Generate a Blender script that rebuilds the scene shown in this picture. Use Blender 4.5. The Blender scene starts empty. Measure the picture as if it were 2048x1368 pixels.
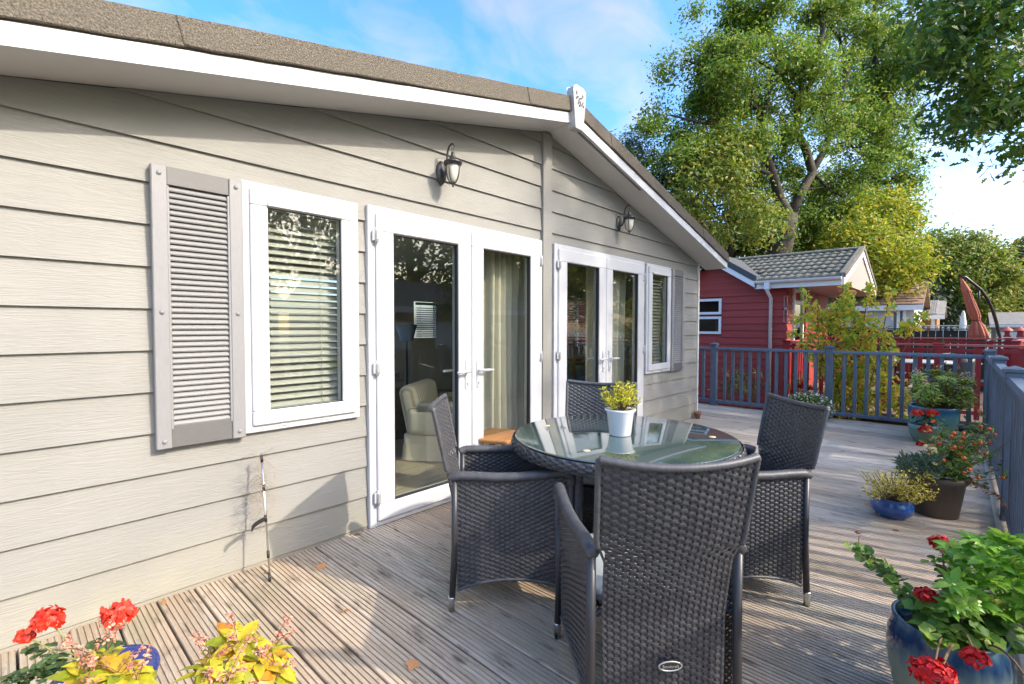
import bpy, bmesh, math, random
import numpy as np
from mathutils import Vector, Matrix
random.seed(7); RNG = np.random.default_rng(11)
scene = bpy.context.scene
COL = scene.collection
R = math.radians

# ------------------------------------------------------------------ camera
FPX, YAW, PIT, ROL = 958.11, R(43.004), R(1.8328), R(0.0876)
CAM = Vector((0.0, -2.7603, 1.3))
fw = Vector((math.cos(PIT)*math.cos(YAW), math.cos(PIT)*math.sin(YAW), -math.sin(PIT)))
rt = fw.cross(Vector((0, 0, 1))).normalized(); up = rt.cross(fw)
rt, up = rt*math.cos(ROL)+up*math.sin(ROL), up*math.cos(ROL)-rt*math.sin(ROL)
cd = bpy.data.cameras.new('camera'); cam = bpy.data.objects.new('camera', cd); COL.objects.link(cam)
cd.sensor_width = 36; cd.lens = 36*FPX/2048; cd.clip_start = 0.02; cd.clip_end = 2000
cam.matrix_world = Matrix(((rt.x, up.x, -fw.x, CAM.x), (rt.y, up.y, -fw.y, CAM.y), (rt.z, up.z, -fw.z, CAM.z), (0, 0, 0, 1)))
scene.camera = cam

# ------------------------------------------------------------------ sky, sun, exposure
SUN_DIR = Vector((0.32, -1.0, 0.74)).normalized()          # towards the sun
SUN_EL = math.asin(SUN_DIR.z); SUN_AZ = math.atan2(SUN_DIR.x, SUN_DIR.y)
world = bpy.data.worlds.new('World'); scene.world = world; world.use_nodes = True
wn = world.node_tree; wn.nodes.clear()
def wnode(t, **k):
    n = wn.nodes.new(t)
    for a, b in k.items(): setattr(n, a, b)
    return n
sky = wnode('ShaderNodeTexSky', sky_type='NISHITA', sun_disc=False, sun_elevation=SUN_EL, sun_rotation=SUN_AZ,
            altitude=50, air_density=1.0, dust_density=3.8, ozone_density=2.5)
tc = wnode('ShaderNodeTexCoord')
sep = wnode('ShaderNodeSeparateXYZ'); wn.links.new(tc.outputs['Generated'], sep.inputs[0])
zc = wnode('ShaderNodeMath', operation='MAXIMUM'); zc.inputs[1].default_value = 0.0; wn.links.new(sep.outputs['Z'], zc.inputs[0])
za = wnode('ShaderNodeMath', operation='ADD'); za.inputs[1].default_value = 0.22; wn.links.new(zc.outputs[0], za.inputs[0])
dv = wnode('ShaderNodeVectorMath', operation='DIVIDE'); wn.links.new(tc.outputs['Generated'], dv.inputs[0]); wn.links.new(za.outputs[0], dv.inputs[1])
mp = wnode('ShaderNodeMapping'); mp.inputs['Scale'].default_value = (1.0, 1.35, 1.0); mp.inputs['Rotation'].default_value = (0, 0, 0.6)
wn.links.new(dv.outputs[0], mp.inputs[0])
cn = wnode('ShaderNodeTexNoise'); cn.inputs['Scale'].default_value = 3.4; cn.inputs['Detail'].default_value = 8; cn.inputs['Roughness'].default_value = 0.56; cn.inputs['Distortion'].default_value = 0.5
wn.links.new(mp.outputs[0], cn.inputs['Vector'])
cr = wnode('ShaderNodeValToRGB'); cr.color_ramp.elements[0].position = 0.42; cr.color_ramp.elements[1].position = 0.72
cr.color_ramp.elements[1].color = (0.60, 0.60, 0.60, 1)
wn.links.new(cn.outputs['Fac'], cr.inputs[0])
hs = wnode('ShaderNodeHueSaturation'); hs.inputs['Saturation'].default_value = 1.36; hs.inputs['Hue'].default_value = 0.503; hs.inputs['Value'].default_value = 1.58
wn.links.new(sky.outputs[0], hs.inputs['Color'])
cm = wnode('ShaderNodeMix', data_type='RGBA'); wn.links.new(cr.outputs[0], cm.inputs[0]); wn.links.new(hs.outputs[0], cm.inputs[6])
bw = wnode('ShaderNodeRGBToBW'); wn.links.new(hs.outputs[0], bw.inputs[0])          # thin cloud is as bright as the sky round it, only white
cg = wnode('ShaderNodeMath', operation='MULTIPLY_ADD'); cg.inputs[1].default_value = 1.0; cg.inputs[2].default_value = 0.75; wn.links.new(bw.outputs[0], cg.inputs[0])
cw = wnode('ShaderNodeMix', data_type='RGBA', blend_type='MULTIPLY'); cw.inputs[0].default_value = 1.0; cw.inputs[7].default_value = (1.0, 0.99, 0.97, 1)
wn.links.new(cg.outputs[0], cw.inputs[6]); wn.links.new(cw.outputs[2], cm.inputs[7])
bg = wnode('ShaderNodeBackground'); bg.inputs['Strength'].default_value = 0.15; wn.links.new(cm.outputs[2], bg.inputs[0])
wo = wnode('ShaderNodeOutputWorld'); wn.links.new(bg.outputs[0], wo.inputs[0])
sd = bpy.data.lights.new('sun', 'SUN'); sd.energy = 2.0; sd.angle = R(0.8); sd.color = (1.0, 0.90, 0.76)
sun = bpy.data.objects.new('sun', sd); COL.objects.link(sun); sun.rotation_euler = SUN_DIR.to_track_quat('Z', 'Y').to_euler()
vs = scene.view_settings; vs.view_transform = 'Standard'; vs.look = 'None'; vs.exposure = 1.30; vs.gamma = 1.0
scene.render.engine = 'CYCLES'
scene.cycles.use_denoising = True
scene.cycles.max_bounces = 8; scene.cycles.transparent_max_bounces = 16; scene.cycles.glossy_bounces = 4; scene.cycles.diffuse_bounces = 4
scene.cycles.caustics_reflective = False; scene.cycles.caustics_refractive = False

def px_ray(px, py): return fw + rt*((px-1024)/FPX) - up*((py-684)/FPX)
def at_depth(px, py, d): return CAM + px_ray(px, py)*d
def on_x(px, py, x):
    r = px_ray(px, py); return CAM + r*((x-CAM.x)/r.x)
def on_y(px, py, y):
    r = px_ray(px, py); return CAM + r*((y-CAM.y)/r.y)
def on_z(px, py, z):
    r = px_ray(px, py); return CAM + r*((z-CAM.z)/r.z)

# ------------------------------------------------------------------ materials
MATS = {}
def M(name, col, rough=0.6, var=0.0, vscale=4.0, vcol=None, stretch=(1, 1, 1), bump=0.0, bscale=80.0, bstretch=None, metal=0.0,
      rnd=0.0, island=None, transl=0.0, coat=0.0, spec=0.5, detail=6.0, coords='world', bdist=0.01):
    if name in MATS: return MATS[name]
    m = bpy.data.materials.new(name); m.use_nodes = True; nt = m.node_tree; N = nt.nodes; L = nt.links
    b = N['Principled BSDF']; b.inputs['Roughness'].default_value = rough; b.inputs['Metallic'].default_value = metal
    b.inputs['Specular IOR Level'].default_value = spec
    b.inputs['Coat Weight'].default_value = coat; b.inputs['Coat Roughness'].default_value = 0.08
    if coords == 'world': g = N.new('ShaderNodeNewGeometry').outputs['Position']
    else: g = N.new('ShaderNodeTexCoord').outputs['Object']
    def mapped(s):
        mpn = N.new('ShaderNodeMapping'); mpn.inputs['Scale'].default_value = s; L.new(g, mpn.inputs[0]); return mpn.outputs[0]
    c = (*col, 1)
    src = None
    if island is not None:      # colours picked at random per leaf / piece
        gi = N.new('ShaderNodeNewGeometry'); rp = N.new('ShaderNodeValToRGB'); el = rp.color_ramp.elements
        n = len(island); el[0].position = 0; el[0].color = (*island[0], 1); el[1].position = 1; el[1].color = (*island[-1], 1)
        for i in range(1, n-1):
            e = el.new(i/(n-1)); e.color = (*island[i], 1)
        L.new(gi.outputs['Random Per Island'], rp.inputs[0]); src = rp.outputs[0]
    if var > 0 or vcol is not None:
        no = N.new('ShaderNodeTexNoise'); no.inputs['Scale'].default_value = vscale; no.inputs['Detail'].default_value = detail; no.inputs['Roughness'].default_value = 0.62
        L.new(mapped(stretch), no.inputs['Vector'])
        rp = N.new('ShaderNodeValToRGB'); rp.color_ramp.elements[0].position = 0.3; rp.color_ramp.elements[1].position = 0.72
        L.new(no.outputs['Fac'], rp.inputs[0])
        mx = N.new('ShaderNodeMix'); mx.data_type = 'RGBA'
        L.new(rp.outputs[0], mx.inputs[0])
        if src is None:
            mx.inputs[6].default_value = (*[x*(1-var) for x in col], 1)
            mx.inputs[7].default_value = (*(vcol if vcol is not None else [min(1, x*(1+var)) for x in col]), 1)
        else:
            ml = N.new('ShaderNodeMix'); ml.data_type = 'RGBA'; ml.blend_type = 'MULTIPLY'; ml.inputs[0].default_value = 1
            L.new(src, ml.inputs[6]); ml.inputs[7].default_value = (1-var, 1-var, 1-var, 1)
            L.new(ml.outputs[2], mx.inputs[6]); L.new(src, mx.inputs[7])
        src = mx.outputs[2]
    if rnd > 0:
        oi = N.new('ShaderNodeObjectInfo'); mr = N.new('ShaderNodeMapRange'); mr.inputs[3].default_value = 1-rnd; mr.inputs[4].default_value = 1+rnd
        L.new(oi.outputs['Random'], mr.inputs[0]); h = N.new('ShaderNodeHueSaturation')
        if src is None: h.inputs['Color'].default_value = c
        else: L.new(src, h.inputs['Color'])
        L.new(mr.outputs[0], h.inputs['Value']); src = h.outputs[0]
    if src is None: b.inputs['Base Color'].default_value = c
    else: L.new(src, b.inputs['Base Color'])
    if bump > 0:
        nb = N.new('ShaderNodeTexNoise'); nb.inputs['Scale'].default_value = bscale; nb.inputs['Detail'].default_value = 5
        L.new(mapped(bstretch or stretch), nb.inputs['Vector'])
        bp = N.new('ShaderNodeBump'); bp.inputs['Strength'].default_value = bump; bp.inputs['Distance'].default_value = bdist
        L.new(nb.outputs['Fac'], bp.inputs['Height']); L.new(bp.outputs[0], b.inputs['Normal'])
    if transl > 0:
        t = N.new('ShaderNodeBsdfTranslucent'); ms = N.new('ShaderNodeMixShader'); ms.inputs[0].default_value = transl
        if src is None: t.inputs[0].default_value = c
        else: L.new(src, t.inputs[0])
        L.new(b.outputs[0], ms.inputs[1]); L.new(t.outputs[0], ms.inputs[2]); L.new(ms.outputs[0], N['Material Output'].inputs[0])
    MATS[name] = m; return m

def glass_mat(name, tint=(1, 1, 1), ior=1.5, gain=1.0):
    m = bpy.data.materials.new(name); m.use_nodes = True; nt = m.node_tree; N = nt.nodes; L = nt.links
    N.remove(N['Principled BSDF'])
    tr = N.new('ShaderNodeBsdfTransparent'); tr.inputs[0].default_value = (*tint, 1)
    gl = N.new('ShaderNodeBsdfGlossy'); gl.inputs['Roughness'].default_value = 0.0
    fr = N.new('ShaderNodeFresnel'); ge = N.new('ShaderNodeNewGeometry'); mi = N.new('ShaderNodeMix'); mi.inputs[2].default_value = ior; mi.inputs[3].default_value = 1/ior
    L.new(ge.outputs['Backfacing'], mi.inputs[0]); L.new(mi.outputs[0], fr.inputs[0])     # same reflectance from both sides of the pane
    mu = N.new('ShaderNodeMath'); mu.operation = 'MULTIPLY'; mu.inputs[1].default_value = gain; mu.use_clamp = True
    L.new(fr.outputs[0], mu.inputs[0])
    ms = N.new('ShaderNodeMixShader'); L.new(mu.outputs[0], ms.inputs[0]); L.new(tr.outputs[0], ms.inputs[1]); L.new(gl.outputs[0], ms.inputs[2])
    L.new(ms.outputs[0], N['Material Output'].inputs[0]); MATS[name] = m; return m

# ------------------------------------------------------------------ mesh helpers
class MB:
    def __init__(s): s.v = []; s.f = []; s.sm = []
    def add(s, vs, fs, smooth=False):
        o = len(s.v); s.v += [tuple(x) for x in vs]; s.f += [tuple(i+o for i in f) for f in fs]; s.sm += [smooth]*len(fs); return s
    def box(s, x0, x1, y0, y1, z0, z1, bev=0.0):
        if bev > 0:
            a = bmesh.new(); bmesh.ops.create_cube(a, size=1)
            for v in a.verts: v.co = Vector(((x0+x1)/2+v.co.x*(x1-x0), (y0+y1)/2+v.co.y*(y1-y0), (z0+z1)/2+v.co.z*(z1-z0)))
            bmesh.ops.bevel(a, geom=list(a.edges), offset=bev, segments=1, affect='EDGES')
            a.verts.index_update(); s.add([v.co[:] for v in a.verts], [[v.index for v in f.verts] for f in a.faces]); a.free(); return s
        return s.add([(x0,y0,z0),(x1,y0,z0),(x1,y1,z0),(x0,y1,z0),(x0,y0,z1),(x1,y0,z1),(x1,y1,z1),(x0,y1,z1)],
                     [(3,2,1,0),(4,5,6,7),(0,1,5,4),(1,2,6,5),(2,3,7,6),(3,0,4,7)])
    def prism(s, poly, ax, a0, a1, smooth=False):
        # polygon in the two other axes (order: x<y<z), extruded along ax
        def mk(p, a):
            if ax == 0: return (a, p[0], p[1])
            if ax == 1: return (p[0], a, p[1])
            return (p[0], p[1], a)
        n = len(poly)
        vs = [mk(p, a0) for p in poly]+[mk(p, a1) for p in poly]
        fs = [tuple(range(n)), tuple(range(2*n-1, n-1, -1))]+[(i, (i+1) % n, (i+1) % n+n, i+n) for i in range(n)]
        return s.add(vs, fs, smooth)
    def tube(s, pts, rad, seg=8, caps=True, squash=None):
        pts = [Vector(p) for p in pts]; n = len(pts)
        if not hasattr(rad, '__len__'): rad = [rad]*n
        t0 = (pts[1]-pts[0]).normalized(); ref = Vector((0, 0, 1)) if abs(t0.z) < 0.9 else Vector((1, 0, 0))
        a = t0.cross(ref).normalized(); vs = []; fs = []
        for i in range(n):
            t = (pts[min(i+1, n-1)]-pts[max(i-1, 0)])
            if t.length < 1e-9: t = t0
            t.normalize(); a = (a-t*a.dot(t))
            if a.length < 1e-6: a = t.orthogonal()
            a.normalize(); b = t.cross(a)
            for k in range(seg):
                th = 2*math.pi*k/seg; vs.append(pts[i]+(a*math.cos(th)+b*math.sin(th))*rad[i])
        for i in range(n-1):
            for k in range(seg):
                fs.append((i*seg+k, i*seg+(k+1) % seg, (i+1)*seg+(k+1) % seg, (i+1)*seg+k))
        if caps: fs.append(tuple(range(seg-1, -1, -1))); fs.append(tuple((n-1)*seg+k for k in range(seg)))
        return s.add(vs, fs, True)
    def lathe(s, prof, c=(0, 0, 0), seg=32, a0=0.0, a1=2*math.pi):
        full = abs(a1-a0-2*math.pi) < 1e-6; m = seg if full else seg+1; vs = []; fs = []
        for r, z in prof:
            for k in range(m):
                th = a0+(a1-a0)*k/seg; vs.append((c[0]+r*math.cos(th), c[1]+r*math.sin(th), c[2]+z))
        for i in range(len(prof)-1):
            for k in range(seg):
                k2 = (k+1) % m; fs.append((i*m+k, i*m+k2, (i+1)*m+k2, (i+1)*m+k))
        return s.add(vs, fs, True)
    def sphere(s, c, r, seg=10, ring=6, sq=(1, 1, 1)):
        prof = [(max(1e-4, math.sin(math.pi*i/ring)), -math.cos(math.pi*i/ring)) for i in range(ring+1)]
        o = len(s.v); s.lathe(prof, (0, 0, 0), seg)
        for i in range(o, len(s.v)):
            x, y, z = s.v[i]; s.v[i] = (c[0]+x*r*sq[0], c[1]+y*r*sq[1], c[2]+z*r*sq[2])
        return s
    def mesh(s, name, mat):
        me = bpy.data.meshes.new(name); me.from_pydata(s.v, [], s.f); me.update()
        if mat is not None: me.materials.append(mat)
        me.polygons.foreach_set('use_smooth', s.sm); return me
    def build(s, name, mat, parent=None, loc=None):
        return link(name, s.mesh(name, mat), parent, loc)

def link(name, me, parent=None, loc=None):
    o = bpy.data.objects.new(name, me); COL.objects.link(o)
    if parent is not None: o.parent = parent
    if loc is not None: o.location = loc
    return o
def tag(o, label=None, cat=None, group=None, kind=None):
    if label: o['label'] = label
    if cat: o['category'] = cat
    if group: o['group'] = group
    if kind: o['kind'] = kind
    return o
def thing(name, label, cat, loc=(0, 0, 0), rz=0.0, group=None):
    o = bpy.data.objects.new(name, None); COL.objects.link(o); o.location = loc; o.rotation_euler = (0, 0, rz); o.empty_display_size = 0.1
    return tag(o, label, cat, group)
def empty_part(name, parent):
    o = bpy.data.objects.new(name, None); COL.objects.link(o); o.parent = parent; return o
def copy_tree(o, parent=None):
    c = o.copy(); COL.objects.link(c); c.parent = parent
    for ch in list(o.children): copy_tree(ch, c)
    return c
def bevel_mod(o, w=0.003, seg=2):
    m = o.modifiers.new('bevel', 'BEVEL'); m.width = w; m.segments = seg; m.limit_method = 'ANGLE'; return o

def np_mesh(name, V, loops, sizes, mat, smooth=False):
    me = bpy.data.meshes.new(name); V = np.asarray(V, dtype=np.float32); loops = np.asarray(loops, dtype=np.int32).ravel(); sizes = np.asarray(sizes, dtype=np.int32)
    me.vertices.add(len(V)); me.vertices.foreach_set('co', V.ravel())
    me.loops.add(len(loops)); me.loops.foreach_set('vertex_index', loops)
    me.polygons.add(len(sizes)); st = np.zeros(len(sizes), dtype=np.int32); st[1:] = np.cumsum(sizes)[:-1]
    me.polygons.foreach_set('loop_start', st)
    me.polygons.foreach_set('use_smooth', np.full(len(sizes), smooth))
    me.update(calc_edges=True); me.validate(clean_customdata=False)
    if mat is not None: me.materials.append(mat)
    return me

def tmpl(pts, faces): return np.array(pts, dtype=float), faces
_s = lambda k, n, r0, r1: [((r0 if i % 2 else r1)*math.cos(math.pi*i/n+math.pi)+0.5, (r0 if i % 2 else r1)*math.sin(math.pi*i/n), 0.03*((i % 2)*2-1)) for i in range(2*n)]
def round_leaf(n=9, cup=0.12):
    pts = [(0.0, 0, 0)]+[(0.02, 0.06, 0.0)]
    pts = [(0.42, 0, -cup*0.6)]
    for i in range(n):
        a = -math.pi*0.9+1.8*math.pi*i/(n-1); r = 0.5*(1.0 if i % 2 else 0.9)
        pts.append((0.42+r*math.cos(a), r*1.05*math.sin(a), cup*(0.6 if i % 2 else 0.3)))
    return tmpl(pts, [(0, i, i+1) for i in range(1, n)])
LEAF = {
 'quad': tmpl([(0, 0, 0), (.45, .3, .08), (1, 0, -.03), (.45, -.3, .08)], [(0, 3, 2, 1)]),
 'fold': tmpl([(0, 0, 0), (.3, .24, .07), (.72, .19, .05), (1, 0, -.08), (.72, -.19, .05), (.3, -.24, .07)], [(0, 3, 2, 1), (0, 5, 4, 3)]),
 'blade': tmpl([(0, 0, 0), (.35, .1, .03), (.75, .075, .0), (1, 0, -.1), (.75, -.075, .0), (.35, -.1, .03)], [(0, 3, 2, 1), (0, 5, 4, 3)]),
 'palm': tmpl([(0, 0, 0), (.12, .34, .02), (.3, .2, .0), (.52, .5, .04), (.62, .22, .0), (1, 0, -.06), (.62, -.22, 0), (.52, -.5, .04), (.3, -.2, 0), (.12, -.34, .02)],
              [(0, 2, 1), (0, 4, 3, 2), (0, 5, 4), (0, 6, 5), (0, 8, 7, 6), (0, 9, 8)]),
 'oak': tmpl([(0, 0, 0), (.2, .16, .02), (.3, .09, .0), (.42, .26, .03), (.53, .12, .0), (.68, .27, .03), (.78, .13, 0), (1, 0, -.06),
              (.78, -.13, 0), (.68, -.27, .03), (.53, -.12, 0), (.42, -.26, .03), (.3, -.09, 0), (.2, -.16, .02)],
             [(0, 2, 1), (0, 4, 3, 2), (0, 6, 5, 4), (0, 7, 6), (0, 8, 7), (0, 10, 9, 8), (0, 12, 11, 10), (0, 13, 12)]),
 'round': round_leaf(),
}
def unit(a):
    return a/np.maximum(np.linalg.norm(a, axis=-1, keepdims=True), 1e-9)
def leaf_mesh(name, P, S, kind, mat, up_bias=0.6, T=None, Nn=None, smooth=False, width=1.0):
    P = np.asarray(P, dtype=float); n = len(P); S = np.broadcast_to(np.asarray(S, dtype=float), (n,))
    if Nn is None:
        Nn = RNG.normal(size=(n, 3)); Nn[:, 2] = np.abs(Nn[:, 2])*0.6+up_bias
    Nn = unit(np.asarray(Nn, dtype=float))
    if T is None: T = RNG.normal(size=(n, 3)); T[:, 2] -= 0.3
    T = np.asarray(T, dtype=float); T = unit(T-Nn*(T*Nn).sum(1, keepdims=True)); B = np.cross(Nn, T)
    pts, faces = LEAF[kind]; k = len(pts)
    V = P[:, None, :]+S[:, None, None]*(pts[None, :, 0:1]*T[:, None, :]+width*pts[None, :, 1:2]*B[:, None, :]+pts[None, :, 2:3]*Nn[:, None, :])
    base = (np.arange(n)*k)[:, None]; lp = np.concatenate([np.array(f) for f in faces]); loops = (base+lp[None, :]).ravel()
    sizes = np.tile([len(f) for f in faces], n)
    return np_mesh(name, V.reshape(-1, 3), loops, sizes, mat, smooth)
def clip(poly, a, b, c):          # keep a*x+b*z <= c
    out = []
    for i in range(len(poly)):
        p, q = poly[i], poly[(i+1) % len(poly)]
        dp = a*p[0]+b*p[1]-c; dq = a*q[0]+b*q[1]-c
        if dp <= 1e-9: out.append(p)
        if (dp < -1e-9 and dq > 1e-9) or (dp > 1e-9 and dq < -1e-9):
            t = dp/(dp-dq); out.append((p[0]+(q[0]-p[0])*t, p[1]+(q[1]-p[1])*t))
    return out
# ------------------------------------------------------------------ shared materials
def wood_deck():
    m = bpy.data.materials.new('weathered decking'); m.use_nodes = True; nt = m.node_tree; N = nt.nodes; L = nt.links; b = N['Principled BSDF']
    pos = N.new('ShaderNodeNewGeometry').outputs['Position']; oi = N.new('ShaderNodeObjectInfo')
    comb = N.new('ShaderNodeVectorMath'); comb.operation = 'ADD'
    sc = N.new('ShaderNodeVectorMath'); sc.operation = 'SCALE'; sc.inputs['Scale'].default_value = 9.0
    cx = N.new('ShaderNodeCombineXYZ'); L.new(oi.outputs['Random'], cx.inputs[1]); L.new(oi.outputs['Random'], cx.inputs[0]); L.new(cx.outputs[0], sc.inputs[0])
    L.new(pos, comb.inputs[0]); L.new(sc.outputs[0], comb.inputs[1])
    def noise(s, scale, det=6, vec=None, rough=.6):
        mp = N.new('ShaderNodeMapping'); mp.inputs['Scale'].default_value = s; L.new(vec or comb.outputs[0], mp.inputs[0])
        no = N.new('ShaderNodeTexNoise'); no.inputs['Scale'].default_value = scale; no.inputs['Detail'].default_value = det; no.inputs['Roughness'].default_value = rough
        L.new(mp.outputs[0], no.inputs['Vector']); return no.outputs['Fac']
    def ramp(src, stops):
        r = N.new('ShaderNodeValToRGB'); e = r.color_ramp.elements; e[0].position = stops[0][0]; e[0].color = (*stops[0][1], 1); e[1].position = stops[-1][0]; e[1].color = (*stops[-1][1], 1)
        for p, c in stops[1:-1]:
            x = e.new(p); x.color = (*c, 1)
        L.new(src, r.inputs[0]); return r.outputs[0]
    def mix(f, a, c, mode='MIX'):
        x = N.new('ShaderNodeMix'); x.data_type = 'RGBA'; x.blend_type = mode
        if isinstance(f, float): x.inputs[0].default_value = f
        else: L.new(f, x.inputs[0])
        L.new(a, x.inputs[6])
        if isinstance(c, tuple): x.inputs[7].default_value = (*c, 1)
        else: L.new(c, x.inputs[7])
        return x.outputs[2]
    grain = ramp(noise((26, 0.9, 8), 3.0, 8, rough=.7), [(0.24, (.25, .205, .155)), (0.42, (.46, .40, .325)), (0.57, (.60, .55, .47)), (0.78, (.72, .685, .62))])
    broad = noise((1, .35, 1), 1.1, 3, pos)
    brown = mix(ramp(broad, [(.42, (0, 0, 0)), (.62, (1, 1, 1))]), mix(0.55, grain, (.46, .33, .21), 'MIX'), grain)
    # boards at low x are tinted browner, the tint fading out along x
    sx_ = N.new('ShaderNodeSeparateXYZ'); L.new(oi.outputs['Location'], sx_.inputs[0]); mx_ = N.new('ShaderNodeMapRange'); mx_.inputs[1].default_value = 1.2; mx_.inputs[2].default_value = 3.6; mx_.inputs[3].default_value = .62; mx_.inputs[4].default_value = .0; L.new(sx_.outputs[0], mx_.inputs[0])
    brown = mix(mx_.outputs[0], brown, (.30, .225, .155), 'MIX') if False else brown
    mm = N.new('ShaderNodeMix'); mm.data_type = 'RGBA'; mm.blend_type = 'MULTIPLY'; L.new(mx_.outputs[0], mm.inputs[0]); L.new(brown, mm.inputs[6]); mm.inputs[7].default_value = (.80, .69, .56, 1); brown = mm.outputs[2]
    alg = ramp(noise((2.2, .7, 1), 1.7, 6, pos), [(.52, (0, 0, 0)), (.72, (.45, .45, .45))])
    c2 = mix(alg, brown, (.235, .225, .115))
    stain = ramp(noise((9, 2.2, 2), 2.4, 7), [(.56, (0, 0, 0)), (.72, (.8, .8, .8))])
    c3 = mix(stain, c2, (.10, .078, .058))
    kn = N.new('ShaderNodeTexVoronoi'); mp = N.new('ShaderNodeMapping'); mp.inputs['Scale'].default_value = (5.5, 1.9, 1); L.new(comb.outputs[0], mp.inputs[0]); L.new(mp.outputs[0], kn.inputs['Vector']); kn.inputs['Scale'].default_value = 1.0
    knm = ramp(kn.outputs['Distance'], [(.05, (.8, .8, .8)), (.11, (0, 0, 0))]); c3 = mix(knm, c3, (.12, .085, .055))
    hv = N.new('ShaderNodeHueSaturation'); mr = N.new('ShaderNodeMapRange'); mr.inputs[3].default_value = .78; mr.inputs[4].default_value = 1.14
    L.new(oi.outputs['Random'], mr.inputs[0]); L.new(mr.outputs[0], hv.inputs['Value']); L.new(c3, hv.inputs['Color']); L.new(hv.outputs[0], b.inputs['Base Color'])
    b.inputs['Roughness'].default_value = .72
    bp = N.new('ShaderNodeBump'); bp.inputs['Strength'].default_value = .5; bp.inputs['Distance'].default_value = .004; L.new(noise((60, 2, 20), 3, 6), bp.inputs['Height']); L.new(bp.outputs[0], b.inputs['Normal'])
    return m
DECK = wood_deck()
def siding_mat():
    m = bpy.data.materials.new('painted cladding'); m.use_nodes = True; nt = m.node_tree; N = nt.nodes; L = nt.links; b = N['Principled BSDF']
    pos = N.new('ShaderNodeNewGeometry').outputs['Position']; oi = N.new('ShaderNodeObjectInfo')
    cx = N.new('ShaderNodeCombineXYZ'); mu = N.new('ShaderNodeMath'); mu.operation = 'MULTIPLY'; mu.inputs[1].default_value = 31.0; L.new(oi.outputs['Random'], mu.inputs[0]); L.new(mu.outputs[0], cx.inputs[0])
    ad = N.new('ShaderNodeVectorMath'); ad.operation = 'ADD'; L.new(pos, ad.inputs[0]); L.new(cx.outputs[0], ad.inputs[1])
    mp = N.new('ShaderNodeMapping'); mp.inputs['Scale'].default_value = (1.1, 1, 15); L.new(ad.outputs[0], mp.inputs[0])
    n1 = N.new('ShaderNodeTexNoise'); n1.inputs['Scale'].default_value = 2.4; n1.inputs['Detail'].default_value = 3; n1.inputs['Distortion'].default_value = 1.3; L.new(mp.outputs[0], n1.inputs['Vector'])
    wv = N.new('ShaderNodeMath'); wv.operation = 'MULTIPLY'; wv.inputs[1].default_value = 34.0; L.new(n1.outputs['Fac'], wv.inputs[0])
    si = N.new('ShaderNodeMath'); si.operation = 'SINE'; L.new(wv.outputs[0], si.inputs[0])
    mp2 = N.new('ShaderNodeMapping'); mp2.inputs['Scale'].default_value = (16, 1, 120); L.new(ad.outputs[0], mp2.inputs[0])
    n2 = N.new('ShaderNodeTexNoise'); n2.inputs['Scale'].default_value = 1.5; n2.inputs['Detail'].default_value = 5; L.new(mp2.outputs[0], n2.inputs['Vector'])
    sm = N.new('ShaderNodeMath'); sm.operation = 'MULTIPLY_ADD'; sm.inputs[1].default_value = .35; L.new(si.outputs[0], sm.inputs[0]); L.new(n2.outputs['Fac'], sm.inputs[2])
    bp = N.new('ShaderNodeBump'); bp.inputs['Strength'].default_value = .42; bp.inputs['Distance'].default_value = .0022; L.new(sm.outputs[0], bp.inputs['Height']); L.new(bp.outputs[0], b.inputs['Normal'])
    n3 = N.new('ShaderNodeTexNoise'); n3.inputs['Scale'].default_value = 1.6; n3.inputs['Detail'].default_value = 6; L.new(pos, n3.inputs['Vector'])
    rp = N.new('ShaderNodeValToRGB'); rp.color_ramp.elements[0].position = .3; rp.color_ramp.elements[0].color = (.224, .221, .202, 1); rp.color_ramp.elements[1].position = .7; rp.color_ramp.elements[1].color = (.268, .264, .242, 1)
    L.new(n3.outputs['Fac'], rp.inputs[0])
    # green-brown splash dirt in the lowest row of boards
    sp = N.new('ShaderNodeSeparateXYZ'); L.new(pos, sp.inputs[0])
    mr = N.new('ShaderNodeMapRange'); mr.inputs[1].default_value = .34; mr.inputs[2].default_value = 0.0; L.new(sp.outputs[2], mr.inputs[0])
    n4 = N.new('ShaderNodeTexNoise'); n4.inputs['Scale'].default_value = 6; n4.inputs['Detail'].default_value = 7; L.new(pos, n4.inputs['Vector'])
    ml = N.new('ShaderNodeMath'); ml.operation = 'MULTIPLY'; L.new(mr.outputs[0], ml.inputs[0]); L.new(n4.outputs['Fac'], ml.inputs[1])
    mx = N.new('ShaderNodeMix'); mx.data_type = 'RGBA'; L.new(ml.outputs[0], mx.inputs[0]); L.new(rp.outputs[0], mx.inputs[6]); mx.inputs[7].default_value = (.33, .31, .23, 1)
    L.new(mx.outputs[2], b.inputs['Base Color']); b.inputs['Roughness'].default_value = .62; b.inputs['Specular IOR Level'].default_value = .3
    return m
SIDING = siding_mat()
UPVC = M('white upvc', (.52, .527, .54), .3, var=.05, vscale=3)
UPVC_FASCIA = M('white fascia', (.55, .56, .575), .35, var=.05, vscale=3)
SOFFIT = M('soffit board', (.58, .575, .56), .5, var=.05, vscale=2)
SHUT = M('grey shutter', (.22, .22, .223), .5, var=.06, vscale=30, stretch=(8, 1, 1), bump=.15, bscale=60, bstretch=(1, 1, 12))
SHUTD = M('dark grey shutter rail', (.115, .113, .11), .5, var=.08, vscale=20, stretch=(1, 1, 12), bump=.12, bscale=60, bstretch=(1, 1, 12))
GRIT = M('mineral verge', (.105, .092, .073), .95, var=.55, vscale=130, vcol=(.215, .185, .14), bump=.9, bscale=140, detail=8)
LICH = GRIT
DARK = M('dark void', (.015, .015, .015), .9)
METAL_DK = M('pewter lamp metal', (.075, .075, .075), .42, metal=.6, var=.4, vscale=40)
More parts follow.
